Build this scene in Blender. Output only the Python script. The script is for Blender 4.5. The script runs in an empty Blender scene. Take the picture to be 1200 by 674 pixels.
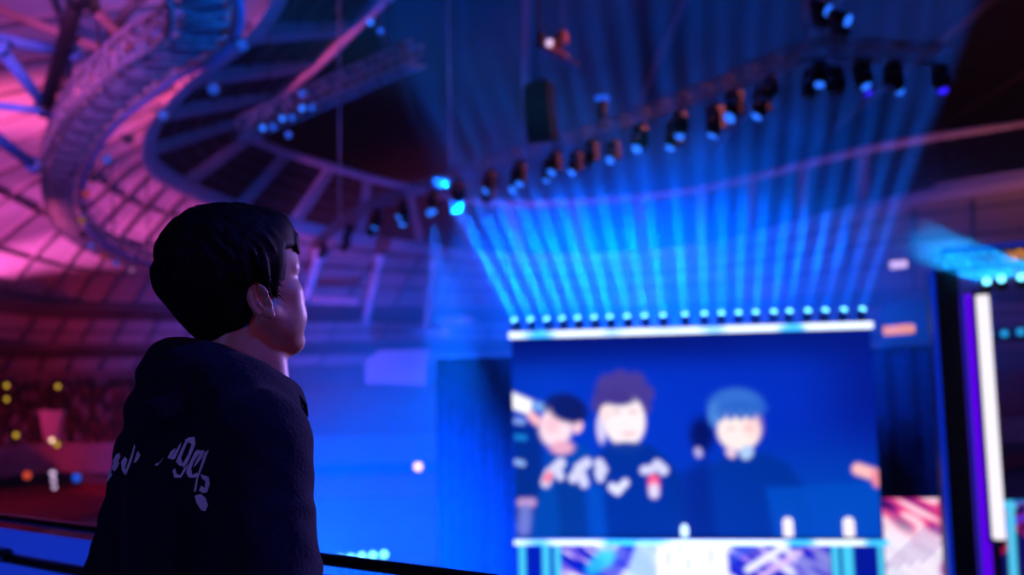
import bpy, math, random
import numpy as np
from mathutils import Vector, Matrix, noise
from mathutils.bvhtree import BVHTree
try:
    import openvdb as vdb
except Exception:
    import pyopenvdb as vdb

random.seed(7)
SC = bpy.context.scene
COL = SC.collection
V = Vector

# ------------------------------------------------------------------ camera model
W, H, FPX = 1200.0, 674.0, 1167.0
CAM = V((0, 0, 1.45))
PITCH, ROLL = math.radians(6.0), math.radians(1.2)
CAMROT = Matrix.Rotation(math.pi / 2 + PITCH, 3, 'X') @ Matrix.Rotation(-ROLL, 3, 'Z')


def ray(px, py):
    return (CAMROT @ V(((px - W / 2) / FPX, (H / 2 - py) / FPX, -1.0))).normalized()


def unz(px, py, z):          # point where the sight line meets the level z (above the camera)
    d = ray(px, py)
    return CAM + d * (z / d.z)


def und(px, py, y):          # point where the sight line reaches the distance y
    d = ray(px, py)
    return CAM + d * (y / d.y)


# ------------------------------------------------------------------ mesh helpers
class MB:
    def __init__(self):
        self.v, self.f, self.s = [], [], []

    def add(self, vs, fs, smooth=False):
        b = len(self.v)
        self.v.extend([tuple(p) for p in vs])
        self.f.extend([tuple(i + b for i in q) for q in fs])
        self.s.extend([smooth] * len(fs))
        return self

    def box(self, c, size, rot=None):
        c = V(c); sx, sy, sz = [k / 2 for k in size]
        vs = [V((x, y, z)) for x in (-sx, sx) for y in (-sy, sy) for z in (-sz, sz)]
        if rot is not None:
            vs = [rot @ p for p in vs]
        fs = [(0, 1, 3, 2), (4, 6, 7, 5), (0, 4, 5, 1), (2, 3, 7, 6), (0, 2, 6, 4), (1, 5, 7, 3)]
        return self.add([c + p for p in vs], fs)

    def bevbox(self, c, size, b, rot=None):
        # box with chamfered edges: three stacked chamfer sections along z
        c = V(c); sx, sy, sz = [k / 2 for k in size]
        def sec(z, ins):
            x, y = sx - ins, sy - ins
            return [(-x + b, -y, z), (x - b, -y, z), (x, -y + b, z), (x, y - b, z), (x - b, y, z), (-x + b, y, z), (-x, y - b, z), (-x, -y + b, z)]
        L = [sec(-sz, b), sec(-sz + b, 0), sec(sz - b, 0), sec(sz, b)]
        vs = [V(p) for q in L for p in q]
        if rot is not None:
            vs = [rot @ p for p in vs]
        fs = [tuple(range(7, -1, -1)), tuple(range(24, 32))]
        for k in range(3):
            for i in range(8):
                j = (i + 1) % 8
                fs.append((k * 8 + i, k * 8 + j, k * 8 + 8 + j, k * 8 + 8 + i))
        return self.add([c + p for p in vs], fs)

    def tube(self, pts, r, n=8, caps=True, smooth=True):
        pts = [V(p) for p in pts]
        m = len(pts)
        rs = r if isinstance(r, (list, tuple)) else [r] * m
        vs, fs = [], []
        up = None
        for i, p in enumerate(pts):
            a = pts[max(i - 1, 0)]; b = pts[min(i + 1, m - 1)]
            t = (b - a).normalized()
            if up is None:
                up = V((0, 0, 1)) if abs(t.z) < .9 else V((1, 0, 0))
            x = t.cross(up).normalized(); up = x.cross(t).normalized()
            for k in range(n):
                q = 2 * math.pi * k / n
                vs.append(p + (x * math.cos(q) + up * math.sin(q)) * rs[i])
        for i in range(m - 1):
            for k in range(n):
                j = (k + 1) % n
                fs.append((i * n + k, i * n + j, i * n + n + j, i * n + n + k))
        if caps:
            fs.append(tuple(range(n - 1, -1, -1)))
            fs.append(tuple(range((m - 1) * n, m * n)))
        return self.add(vs, fs, smooth)

    def lathe(self, prof, n=20, mat=None, smooth=True):
        # prof: (radius, z) pairs
        vs, fs = [], []
        for (r, z) in prof:
            for k in range(n):
                q = 2 * math.pi * k / n
                vs.append(V((r * math.cos(q), r * math.sin(q), z)))
        for i in range(len(prof) - 1):
            for k in range(n):
                j = (k + 1) % n
                fs.append((i * n + k, i * n + j, i * n + n + j, i * n + n + k))
        fs.append(tuple(range(n - 1, -1, -1)))
        fs.append(tuple(range((len(prof) - 1) * n, len(prof) * n)))
        if mat is not None:
            vs = [mat @ p for p in vs]
        return self.add(vs, fs, smooth)

    def grid(self, rows, smooth=True, flip=False):
        m, n = len(rows), len(rows[0])
        vs = [p for r in rows for p in r]
        fs = []
        for i in range(m - 1):
            for k in range(n - 1):
                q = (i * n + k, i * n + k + 1, (i + 1) * n + k + 1, (i + 1) * n + k)
                fs.append(q[::-1] if flip else q)
        return self.add(vs, fs, smooth)

    def slab(self, rows, t, smooth=False):
        """a lofted sheet given real thickness t (downwards in z)"""
        self.grid(rows, smooth)
        low = [[V(p) - V((0, 0, t)) for p in r] for r in rows]
        self.grid(low, smooth, True)
        for a, b in ((rows[0], low[0]), (low[-1], rows[-1])):
            self.grid([b, a], False)
        self.grid([[r[0] for r in rows], [r[0] for r in low]], False)
        self.grid([[r[-1] for r in low], [r[-1] for r in rows]], False)
        return self

    def build(self, name, mat, parent=None, loc=None):
        me = bpy.data.meshes.new(name)
        vs = self.v
        if loc is not None:
            L = V(loc); vs = [tuple(V(p) - L) for p in vs]
        me.from_pydata(vs, [], self.f)
        me.polygons.foreach_set('use_smooth', self.s)
        me.update()
        o = bpy.data.objects.new(name, me)
        COL.objects.link(o)
        if mat: me.materials.append(mat)
        if parent is not None:
            o.parent = parent
            if loc is None:
                o.matrix_parent_inverse = parent.matrix_world.inverted() if parent.get('_w') else Matrix()
        if loc is not None: o.location = loc
        return o


def empty(name, loc=(0, 0, 0), rot=None):
    o = bpy.data.objects.new(name, None); COL.objects.link(o)
    o.location = loc
    if rot is not None: o.rotation_euler = rot
    o.empty_display_size = .1
    return o


def tag(o, label=None, cat=None, group=None, kind=None):
    if label: o['label'] = label
    if cat: o['category'] = cat
    if group: o['group'] = group
    if kind: o['kind'] = kind
    return o


def struct(name, mb, mat, parent=None):
    o = mb.build(name, mat, parent)
    if parent is None: o['kind'] = 'structure'
    return o


def copy_tree(o, parent=None):
    c = o.copy(); COL.objects.link(c)
    if parent is not None: c.parent = parent
    for ch in list(o.children):
        copy_tree(ch, c)
    return c


ORD = ['first', 'second', 'third', 'fourth', 'fifth', 'sixth', 'seventh', 'eighth', 'ninth', 'tenth', 'eleventh', 'twelfth',
       'thirteenth', 'fourteenth', 'fifteenth', 'sixteenth', 'seventeenth', 'eighteenth', 'nineteenth', 'twentieth',
       'twenty-first', 'twenty-second', 'twenty-third', 'twenty-fourth', 'twenty-fifth', 'twenty-sixth', 'twenty-seventh',
       'twenty-eighth', 'twenty-ninth', 'thirtieth', 'thirty-first', 'thirty-second', 'thirty-third', 'thirty-fourth']


def catmull(pts, n):
    """n points evenly spread in parameter through the control points"""
    pts = [V(p) for p in pts]
    m = len(pts) - 1
    out = []
    for i in range(n):
        u = i / (n - 1) * m
        k = min(int(u), m - 1); t = u - k
        p1, p2 = pts[k], pts[k + 1]
        p0 = pts[k - 1] if k > 0 else p1 * 2 - p2
        p3 = pts[k + 2] if k + 2 <= m else p2 * 2 - p1
        out.append(.5 * ((2 * p1) + (p2 - p0) * t + (2 * p0 - 5 * p1 + 4 * p2 - p3) * t * t + (3 * p1 - p0 - 3 * p2 + p3) * t ** 3))
    return out


def resample(pts, n):
    d = [0]
    for a, b in zip(pts, pts[1:]): d.append(d[-1] + (b - a).length)
    out = []; k = 0
    for i in range(n):
        s = d[-1] * i / (n - 1)
        while k < len(d) - 2 and d[k + 1] < s: k += 1
        t = (s - d[k]) / max(d[k + 1] - d[k], 1e-9)
        out.append(pts[k].lerp(pts[k + 1], t))
    return out


def lin(c):
    return tuple((x / 255 / 12.92) if x / 255 <= .04045 else ((x / 255 + .055) / 1.055) ** 2.4 for x in c)


# ------------------------------------------------------------------ materials
def mat(name, col, rough=.6, metal=0., emit=None, strength=0., noise_scale=None, noise_amt=.25, bump=0., spec=.5, sheen=0., sss=0.):
    m = bpy.data.materials.new(name); m.use_nodes = True
    nt = m.node_tree; b = nt.nodes['Principled BSDF']
    b.inputs['Base Color'].default_value = (*col, 1)
    b.inputs['Roughness'].default_value = rough
    b.inputs['Metallic'].default_value = metal
    b.inputs['Specular IOR Level'].default_value = spec
    if sheen:
        b.inputs['Sheen Weight'].default_value = sheen; b.inputs['Sheen Roughness'].default_value = .5
    if sss:
        b.inputs['Subsurface Weight'].default_value = sss
        b.inputs['Subsurface Radius'].default_value = (.012, .005, .003)
    if noise_scale:
        tc = nt.nodes.new('ShaderNodeTexCoord'); n = nt.nodes.new('ShaderNodeTexNoise')
        n.inputs['Scale'].default_value = noise_scale; n.inputs['Detail'].default_value = 4
        nt.links.new(tc.outputs['Object'], n.inputs['Vector'])
        r = nt.nodes.new('ShaderNodeValToRGB')
        r.color_ramp.elements[0].position = .3; r.color_ramp.elements[1].position = .7
        r.color_ramp.elements[0].color = (*[x * (1 - noise_amt) for x in col], 1)
        r.color_ramp.elements[1].color = (*[min(1, x * (1 + noise_amt)) for x in col], 1)
        nt.links.new(n.outputs['Fac'], r.inputs['Fac']); nt.links.new(r.outputs['Color'], b.inputs['Base Color'])
        if bump:
            bp = nt.nodes.new('ShaderNodeBump'); bp.inputs['Strength'].default_value = bump; bp.inputs['Distance'].default_value = .01
            nt.links.new(n.outputs['Fac'], bp.inputs['Height']); nt.links.new(bp.outputs['Normal'], b.inputs['Normal'])
    if emit:
        b.inputs['Emission Color'].default_value = (*emit, 1); b.inputs['Emission Strength'].default_value = strength
    return m


def attr_emit(name, strength):
    m = bpy.data.materials.new(name); m.use_nodes = True
    nt = m.node_tree; b = nt.nodes['Principled BSDF']
    a = nt.nodes.new('ShaderNodeAttribute'); a.attribute_name = 'picture'
    nt.links.new(a.outputs['Color'], b.inputs['Emission Color'])
    b.inputs['Emission Strength'].default_value = strength
    b.inputs['Base Color'].default_value = (.006, .006, .007, 1); b.inputs['Roughness'].default_value = .8; b.inputs['Specular IOR Level'].default_value = .05
    return m


M = {}
M['concrete'] = mat('concrete', (.10, .10, .11), .85, noise_scale=.6, bump=.1)
M['arena_floor'] = mat('arena_floor', (.10, .10, .12), .5, noise_scale=.25, noise_amt=.4)
M['roof'] = mat('roof_membrane', (.74, .70, .72), .7, noise_scale=.15, noise_amt=.12)
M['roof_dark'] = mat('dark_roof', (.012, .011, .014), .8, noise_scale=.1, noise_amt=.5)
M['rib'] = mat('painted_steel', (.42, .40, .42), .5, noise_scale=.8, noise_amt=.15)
M['ribdark'] = mat('dark_steel', (.10, .09, .10), .6, noise_scale=.8, noise_amt=.2)  # plain dark grey steel
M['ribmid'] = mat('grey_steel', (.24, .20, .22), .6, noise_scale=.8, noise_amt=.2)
M['deck'] = mat('deck_grating', (.09, .11, .17), .6, .3, noise_scale=6, noise_amt=.5)
M['panel'] = mat('skylight_panel', (.018, .014, .018), .85, noise_scale=.5, spec=.15)
M['fascia'] = mat('fascia', (.75, .70, .75), .5, noise_scale=.4, noise_amt=.1)
M['black'] = mat('black_metal', (.012, .012, .014), .45, .0, noise_scale=8, noise_amt=.3)
M['truss'] = mat('truss_steel', (.30, .31, .34), .5, .1, noise_scale=3, noise_amt=.2)
M['blue_steel'] = mat('blue_lit_steel', (.10, .30, .62), .5, noise_scale=2, noise_amt=.15)  # blue light on the struts and catwalk rails put into the steel colour
M['brown_steel'] = mat('brown_steel', (.28, .17, .15), .6, noise_scale=2, noise_amt=.15)
M['seat'] = mat('red_seats', (.26, .018, .03), .7, noise_scale=1.2, noise_amt=.5)
M['parapet'] = mat('parapet', (.55, .42, .48), .6, noise_scale=.4, noise_amt=.15)
M['wall'] = mat('stand_wall', (.16, .12, .13), .8, noise_scale=.3, noise_amt=.3)
M['pinkwall'] = mat('pale_panel', (.6, .45, .5), .7, noise_scale=.3, noise_amt=.2)
M['people'] = mat('spectator_clothes', (.05, .02, .03), .9, noise_scale=.3, noise_amt=.8)
M['rail'] = mat('dark_rail', (.015, .015, .018), .35, .3, noise_scale=20, noise_amt=.2)


def emit_mat(name, col, s):
    return mat(name, (.02, .02, .02), .4, emit=col, strength=s, noise_scale=30, noise_amt=.1)


M['beam_lens'] = emit_mat('beam_lens', (.16, .72, 1.0), 3.4)
M['head_lens'] = emit_mat('head_lens', (.02, .16, 1.0), 1.6)
M['violet_lens'] = emit_mat('violet_lens', (.03, .01, 1.0), 1.6)
M['led_white'] = emit_mat('led_white', (.62, .88, 1.0), 1.6)
M['tube_white'] = emit_mat('tube_white', (.92, .86, .95), 1.15)
M['cyan_led'] = emit_mat('cyan_led', (.02, .45, 1.0), .9)
M['violet_led'] = emit_mat('violet_led', (.12, .0, 1.0), .75)
M['yellow_lamp'] = emit_mat('yellow_lamp', (.9, .55, .03), .9)
M['warm_lamp'] = emit_mat('warm_lamp', (1.0, .62, .42), 2.2)
M['amber_lamp'] = emit_mat('amber_lamp', (1.0, .36, .03), 1.2)
M['pink_lamp'] = emit_mat('pink_lamp', (.8, .55, .9), 1.2)
M['red_lamp'] = emit_mat('red_lamp', (.9, .09, .04), .8)
M['dim_blue'] = emit_mat('dim_blue_lamp', (.02, .10, .9), .55)
M['dim_red'] = emit_mat('dim_red_lamp', (.6, .04, .02), .5)
M['dim_amber'] = emit_mat('dim_amber_lamp', (.7, .2, .02), .4)
M['dim_pink'] = emit_mat('dim_pink_lamp', (.6, .2, .6), .45)
M['blue_lamp'] = emit_mat('blue_lamp', (.01, .12, 1.0), .9)


def spot(name, loc, target, color, power, angle, blend=.5, radius=.1, parent=None):
    l = bpy.data.lights.new(name, 'SPOT'); l.color = color; l.energy = power
    l.spot_size = math.radians(angle); l.spot_blend = blend; l.shadow_soft_size = radius
    o = bpy.data.objects.new(name, l); COL.objects.link(o)
    d = V(target) - V(loc)
    o.location = loc; o.rotation_euler = d.to_track_quat('-Z', 'Y').to_euler()
    if parent is not None:
        o.parent = parent
        o.matrix_parent_inverse = pmat(parent).inverted()
    return o


def pmat(o):
    m = Matrix.LocRotScale(o.location, o.rotation_euler, o.scale)
    return (pmat(o.parent) @ o.matrix_parent_inverse @ m) if o.parent else m
# ------------------------------------------------------------------ the spectator in front, grown as distance fields
class SDF:
    def __init__(self, lo, hi, vs):
        self.lo = np.array(lo, float); self.vs = vs
        self.n = np.ceil((np.array(hi) - self.lo) / vs).astype(int) + 1
        self.D = np.full(self.n, .08, np.float32)

    def sub(self, lo, hi, pad):
        a = np.maximum(np.floor((np.minimum(lo, hi) - pad - self.lo) / self.vs).astype(int), 0)
        b = np.minimum(np.ceil((np.maximum(lo, hi) + pad - self.lo) / self.vs).astype(int) + 1, self.n)
        if (b <= a).any(): return None, None
        ax = [self.lo[i] + self.vs * np.arange(a[i], b[i], dtype=np.float32) for i in range(3)]
        P = np.stack(np.meshgrid(*ax, indexing='ij'), -1).astype(np.float32)
        return tuple(slice(a[i], b[i]) for i in range(3)), P

    def put(self, sl, d, k, mode):
        o = self.D[sl]
        if mode == 'add':
            if k > 0:
                h = np.clip(.5 + .5 * (o - d) / k, 0, 1)
                self.D[sl] = o * (1 - h) + d * h - k * h * (1 - h)
            else: self.D[sl] = np.minimum(o, d)
        else:
            if k > 0:
                h = np.clip(.5 - .5 * (o + d) / k, 0, 1)
                self.D[sl] = o * (1 - h) + (-d) * h + k * h * (1 - h)
            else: self.D[sl] = np.maximum(o, -d)

    def ell(self, c, r, R=None, k=.02, mode='add'):
        c = np.array(c, np.float32); r = np.array(r, np.float32)
        m = r.max()
        sl, P = self.sub(c - m, c + m, .05 + k)
        if sl is None: return
        q = P - c
        if R is not None: q = q @ np.array(R, np.float32)      # columns of R are the local axes
        k0 = np.linalg.norm(q / r, axis=-1); k1 = np.linalg.norm(q / (r * r), axis=-1)
        self.put(sl, k0 * (k0 - 1) / np.maximum(k1, 1e-6), k, mode)

    def cap(self, a, b, ra, rb=None, k=.02, mode='add'):
        rb = ra if rb is None else rb
        a = np.array(a, np.float32); b = np.array(b, np.float32); m = max(ra, rb)
        sl, P = self.sub(np.minimum(a, b) - m, np.maximum(a, b) + m, .05 + k)
        if sl is None: return
        ab = b - a
        t = np.clip(((P - a) @ ab) / max(float(ab @ ab), 1e-9), 0, 1)
        d = np.linalg.norm(P - a - t[..., None] * ab, axis=-1) - (ra + (rb - ra) * t)
        self.put(sl, d, k, mode)

    def torus(self, c, axes, ru, rv, tube, k=.02):
        """elliptic ring in the plane of axes[0], axes[1]"""
        c = np.array(c, np.float32)
        m = max(ru, rv) + tube
        sl, P = self.sub(c - m, c + m, .05 + k)
        A = np.array(axes, np.float32)
        q = (P - c) @ A.T
        l = np.sqrt((q[..., 0] / ru) ** 2 + (q[..., 1] / rv) ** 2)
        g = np.sqrt((q[..., 0] / ru ** 2) ** 2 + (q[..., 1] / rv ** 2) ** 2)
        dd = l * (l - 1) / np.maximum(g, 1e-5)
        self.put(sl, np.sqrt(dd ** 2 + q[..., 2] ** 2) - tube, k, 'add')

    def mesh(self, name, m, parent=None, smooth=2):
        g = vdb.FloatGrid(background=.08)
        g.copyFromArray(np.ascontiguousarray(self.D))
        pts, tri, quads = g.convertToPolygons(isovalue=0.0, adaptivity=0.0)
        pts = pts * self.vs + self.lo
        if smooth:                              # a little Laplacian smoothing
            e = np.concatenate([quads[:, [0, 1]], quads[:, [1, 2]], quads[:, [2, 3]], quads[:, [3, 0]]])
            for _ in range(smooth):
                acc = np.zeros_like(pts); cnt = np.zeros(len(pts))
                for u, v in ((0, 1), (1, 0)):
                    np.add.at(acc, e[:, u], pts[e[:, v]]); np.add.at(cnt, e[:, u], 1)
                pts = pts * .5 + .5 * acc / np.maximum(cnt, 1)[:, None]
        me = bpy.data.meshes.new(name)
        me.from_pydata(pts.tolist(), [], quads[:, ::-1].tolist())
        me.polygons.foreach_set('use_smooth', [True] * len(me.polygons))
        me.update()
        o = bpy.data.objects.new(name, me); COL.objects.link(o)
        me.materials.append(m)
        if parent is not None: o.parent = parent
        return o


PX, PY = -.500, 1.72                   # where he stands
BA, HA = math.radians(52), math.radians(49)      # he is turned this far to the right, his head a little further
bF = V((math.sin(BA), math.cos(BA), 0)); bR = V((math.cos(BA), -math.sin(BA), 0)); UP = V((0, 0, 1))
O = V((PX, PY, 0))


def B(f, r, u): return O + bF * f + bR * r + UP * u


HT = math.radians(9)                   # he looks slightly up
h0F = V((math.sin(HA), math.cos(HA), 0)); hR = V((math.cos(HA), -math.sin(HA), 0))
hF = h0F * math.cos(HT) + UP * math.sin(HT); hU = UP * math.cos(HT) - h0F * math.sin(HT)
HC = V((-.461, 1.715, 1.645))          # between the ears


def HD(f, r, u): return HC + hF * f + hR * r + hU * u


HROT = np.array([[hF[i], hR[i], hU[i]] for i in range(3)], np.float32)
BROT = np.array([[bF[i], bR[i], UP[i]] for i in range(3)], np.float32)

skin = mat('skin', (.50, .29, .22), .45, noise_scale=60, noise_amt=.06, sss=.25)
hair_m = mat('black_hair', (.005, .005, .008), .6, noise_scale=120, noise_amt=.3, spec=.05)
cloth = mat('navy_fleece', (.006, .0075, .024), .9, noise_scale=170, noise_amt=.35, bump=.25, spec=.10, sheen=.03)
print_m = mat('white_print', (.78, .78, .86), .6, noise_scale=90, noise_amt=.1)
denim = mat('black_trousers', (.012, .012, .015), .9, noise_scale=150, noise_amt=.3)
shoe_m = mat('black_shoes', (.02, .02, .02), .5, noise_scale=60, noise_amt=.2)

person = empty('person', (PX, PY, 0))
tag(person, 'man with short black hair in a dark hoodie, seen from behind, looking toward the stage', 'person')
pinv = Matrix.Translation(V((-PX, -PY, 0)))

# ---- body: head, neck, trunk, arms, hands, legs as one surface
s = SDF((-1.0, 1.30, -.01), (-.05, 2.15, 1.83), .0032)
# legs and trunk (under the clothes)
for sg in (-1, 1):
    s.cap(B(0, .09 * sg, .93), B(.02, .10 * sg, .52), .080, .055, .03)
    s.cap(B(.02, .10 * sg, .52), B(-.01, .11 * sg, .10), .054, .036, .02)
    s.cap(B(-.02, .11 * sg, .05), B(.14, .13 * sg, .04), .036, .028, .02)
    # arm
    el = .272 if sg > 0 else .395
    s.cap(B(-.005, .165 * sg, 1.385), B(-.03, el * sg, 1.10), .050, .040, .03)
    s.cap(B(-.03, el * sg, 1.10), B(.055, (el + .01) * sg, .86), .040, .027, .02)
    # palm, fingers slightly curled, thumb from the side of the palm
    wr = B(.055, (el + .01) * sg, .86)
    dn = (UP * -1 + bF * .25).normalized(); inn = bR * -sg; fw = (bF + UP * .25).normalized()
    pc = wr + dn * .055
    s.ell(pc, (.040, .016, .050), np.array([[fw[i], inn[i], dn[i]] for i in range(3)]), .012)
    for k, L in enumerate((.070, .078, .072, .058)):
        a = pc + dn * .040 + fw * (.030 - .020 * k)
        b1 = a + (dn * .9 + inn * .25).normalized() * L * .45
        b2 = b1 + (dn * .75 + inn * .6).normalized() * L * .32
        b3 = b2 + (dn * .45 + inn * .85).normalized() * L * .25
        s.cap(a, b1, .0095, .009, .004); s.cap(b1, b2, .009, .0082, .003); s.cap(b2, b3, .0082, .0072, .003)
    a = pc - dn * .018 + fw * .032
    b1 = a + (dn * .7 + fw * .6 + inn * .25).normalized() * .036
    b2 = b1 + (dn * .9 + fw * .25 + inn * .3).normalized() * .028
    s.cap(a, b1, .012, .0105, .008); s.cap(b1, b2, .0105, .009, .003)
s.ell(B(0, 0, .97), (.105, .155, .13), BROT, .03)
s.ell(B(0, 0, 1.22), (.11, .150, .24), BROT, .05)
s.cap(B(-.01, -.14, 1.39), B(-.01, .14, 1.39), .055, .055, .05)
# neck
s.cap(B(-.02, 0, 1.38), HD(-.022, 0, -.075), .060, .056, .03)
s.cap(HD(.012, .0, -.20), HD(.012, 0, -.09), .040, .042, .02)
# skull and face
s.ell(HD(-.012, 0, .028), (.098, .076, .090), HROT, .03)
s.ell(HD(.031, 0, -.034), (.062, .063, .090), HROT, .02)
s.ell(HD(.050, 0, .030), (.046, .060, .050), HROT, .02)
for sg in (-1, 1):
    s.ell(HD(.052, .040 * sg, -.026), (.030, .026, .024), HROT, .016)           # cheekbone
    s.ell(HD(.050, .036 * sg, -.066), (.036, .028, .036), HROT, .018)           # cheek
    s.cap(HD(.004, .056 * sg, -.055), HD(.064, .018 * sg, -.111), .020, .019, .022)   # jaw
    s.cap(HD(.080, .014 * sg, .017), HD(.066, .048 * sg, .019), .011, .009, .012)     # brow
    s.ell(HD(.089, .031 * sg, -.002), (.014, .015, .010), HROT, .010, 'cut')          # socket
    s.ell(HD(.071, .031 * sg, -.002), (.0125, .0125, .0125), HROT, .003)              # eyeball
    s.cap(HD(.079, .019 * sg, .0035), HD(.073, .044 * sg, .002), .004, .0035, .004)   # upper lid
    s.ell(HD(.093, .010 * sg, -.040), (.011, .008, .008), HROT, .006)                 # nostril wing
s.cap(HD(.083, 0, .006), HD(.100, 0, -.032), .0075, .0095, .010)                     # nose
s.ell(HD(.071, 0, -.111), (.020, .024, .017), HROT, .016)                            # chin
s.ell(HD(.084, 0, -.066), (.008, .022, .0055), HROT, .005)
s.ell(HD(.083, 0, -.077), (.008, .019, .0060), HROT, .005)
s.ell(HD(.095, 0, -.0715), (.010, .024, .0012), HROT, .002, 'cut')
# ears: leaned back, with rim, bowl and lobe
for sg in (-1, 1):
    ax = (hU * .93 - hF * .36).normalized(); fx = (hF * .93 + hU * .36).normalized()
    ou = (hR * sg * .90 - hF * .44).normalized()
    fx = (fx - ou * fx.dot(ou)).normalized(); ax = (ax - ou * ax.dot(ou)).normalized()
    ec = HD(-.018, .0795 * sg, -.034) + ou * .004
    ER = np.array([[fx[i], ou[i], ax[i]] for i in range(3)], np.float32)
    s.ell(ec, (.017, .0065, .030), ER, .006)
    s.ell(ec + fx * .004 + ou * .0065 - ax * .002, (.0095, .006, .018), ER, .003, 'cut')
    rim = []
    for i in range(15):
        q = math.radians(-40 + i * 255 / 14)
        rim.append(ec + fx * (.0155 * math.cos(q)) + ax * (.029 * math.sin(q)) + ou * .004)
    for a, b in zip(rim[3:], rim[4:]): s.cap(a, b, .0042, .0042, .003)
    inner = [ec + fx * (.004 + .008 * math.cos(q)) + ax * (.002 + .017 * math.sin(q)) + ou * .0045 for q in [math.radians(100 + 22 * i) for i in range(7)]]
    for a, b in zip(inner, inner[1:]): s.cap(a, b, .0028, .0028, .002)
    s.ell(ec + fx * .003 - ax * .027 + ou * .002, (.0085, .0050, .0085), ER, .005)
    s.ell(ec + fx * .0125 - ax * .006 + ou * .003, (.0035, .004, .006), ER, .002)
body = s.mesh('body', skin, person, 1); body.matrix_parent_inverse = pinv
D_body = s.D

# ---- hair
s = SDF((-.70, 1.52, 1.48), (-.28, 1.92, 1.86), .0032)
s.ell(HD(-.018, 0, .045), (.114, .094, .094), HROT, 0)
s.ell(HD(-.066, 0, .022), (.082, .092, .088), HROT, .02)
s.ell(HD(-.045, 0, .062), (.092, .080, .080), HROT, .02)
s.ell(HD(-.055, 0, -.038), (.055, .068, .065), HROT, .03)
s.ell(HD(.036, 0, .090), (.056, .066, .040), HROT, .025)
# face and lower nape kept clear
n1 = (hF * .86 - hU * .50).normalized()
def halfcut(s, p, n, k=.006):
    sl, P = s.sub(s.lo, s.lo + s.n * s.vs, 0)
    d = -((P - np.array(p, np.float32)) @ np.array(n, np.float32))
    s.put(sl, d, k, 'cut')
def boxcut(s, c, half, R, k=.006):
    sl, P = s.sub(s.lo, s.lo + s.n * s.vs, 0)
    q = np.abs((P - np.array(c, np.float32)) @ np.array(R, np.float32)) - np.array(half, np.float32)
    d = np.minimum(q.max(-1), 0) + np.linalg.norm(np.maximum(q, 0), axis=-1)
    s.put(sl, d, k, 'cut')
boxcut(s, HD(.115, 0, -.015), (.070, .2, .066), HROT, .012)       # forehead and face
boxcut(s, HD(.085, 0, -.090), (.075, .2, .080), HROT, .012)       # cheek below the sideburn
boxcut(s, HD(.000, 0, -.150), (.075, .2, .070), HROT, .02)        # neck side below the ear
boxcut(s, HD(-.055, 0, -.190), (.2, .2, .085), HROT, .02)         # nape
for sg in (-1, 1):
    s.ell(HD(-.014, .088 * sg, -.034), (.021, .024, .034), HROT, .008, 'cut')       # around the ear
    s.cap(HD(.022, .070 * sg, .03), HD(.015, .0715 * sg, -.022), .012, .006, .012)  # sideburn
rnd = random.Random(3)
crown = HD(-.055, .010, .125)
SK = HD(-.030, 0, .030)
def surf(dirv, off=0.0):
    d = dirv.normalized()
    q = V((d.dot(hF) / .122, d.dot(hR) / .097, d.dot(hU) / .112))
    return SK + d * (1 / q.length + off)
def lock(start, heading, L, lift, n=7):
    pts = [surf(start - SK)]
    p = pts[0]; h = heading
    for i in range(n - 1):
        nrm = (p - SK).normalized()
        h = (h - nrm * h.dot(nrm)).normalized()
        p = surf(p + h * L / (n - 1) - SK, lift * (i / (n - 1)) ** 1.5)
        pts.append(p)
    return pts
locks = []
for i in range(240):
    th = rnd.uniform(0, 2 * math.pi); el = rnd.uniform(-.15, 1.25)
    d = hF * math.cos(th) * math.cos(el) + hR * math.sin(th) * math.cos(el) + hU * math.sin(el)
    p = surf(d)
    l = (p - HC); f, r, u = l.dot(hF), l.dot(hR), l.dot(hU)
    if f > .055 and u < .055: continue
    if u < -.01 or (f > -.01 and u < .055): continue
    head = (p - crown); head -= (p - SK).normalized() * head.dot((p - SK).normalized())
    if head.length < .01: head = hF
    head = head.normalized() + hF * (.55 if u > .06 else .0) + hR * rnd.uniform(-.5, .5) + UP * rnd.uniform(-.3, .2)
    L = rnd.uniform(.03, .055)
    if f < -.06 and u < .03: L = .03
    pts = lock(p, head, L, rnd.uniform(-.002, .004), 6)
    if any((q - HC).dot(hF) > .0 and (q - HC).dot(hU) < .045 for q in pts): continue
    for j in range(5):
        r0 = .0065 * (1 - j / 5.2); r1 = .0065 * (1 - (j + 1) / 5.2)
        s.cap(pts[j], pts[j + 1], r0, r1, .004)
    locks.append((p, head))
# swept fringe
for i in range(16):
    r = -.058 + .100 * i / 15
    p = HD(.060, r, .098)
    b_ = .046 * (abs(r) / .065) ** 2
    pts = [p, HD(.082 - b_, r * 1.02 + .003, .090 + rnd.uniform(-.004, .004)), HD(.095 - b_, r * 1.04 + .004, .070 + rnd.uniform(-.005, .005)), HD(.099 - b_, r * 1.06 + .006, .048 + rnd.uniform(-.006, .008))]
    for a, b, r0, r1 in zip(pts, pts[1:], (.014, .010, .007), (.010, .007, .003)): s.cap(a, b, r0, r1, .006)
hair = s.mesh('hair', hair_m, person, 1)
hair.matrix_parent_inverse = pinv
hbvh = BVHTree.FromPolygons([v.co for v in hair.data.vertices], [tuple(p.vertices) for p in hair.data.polygons])
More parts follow.
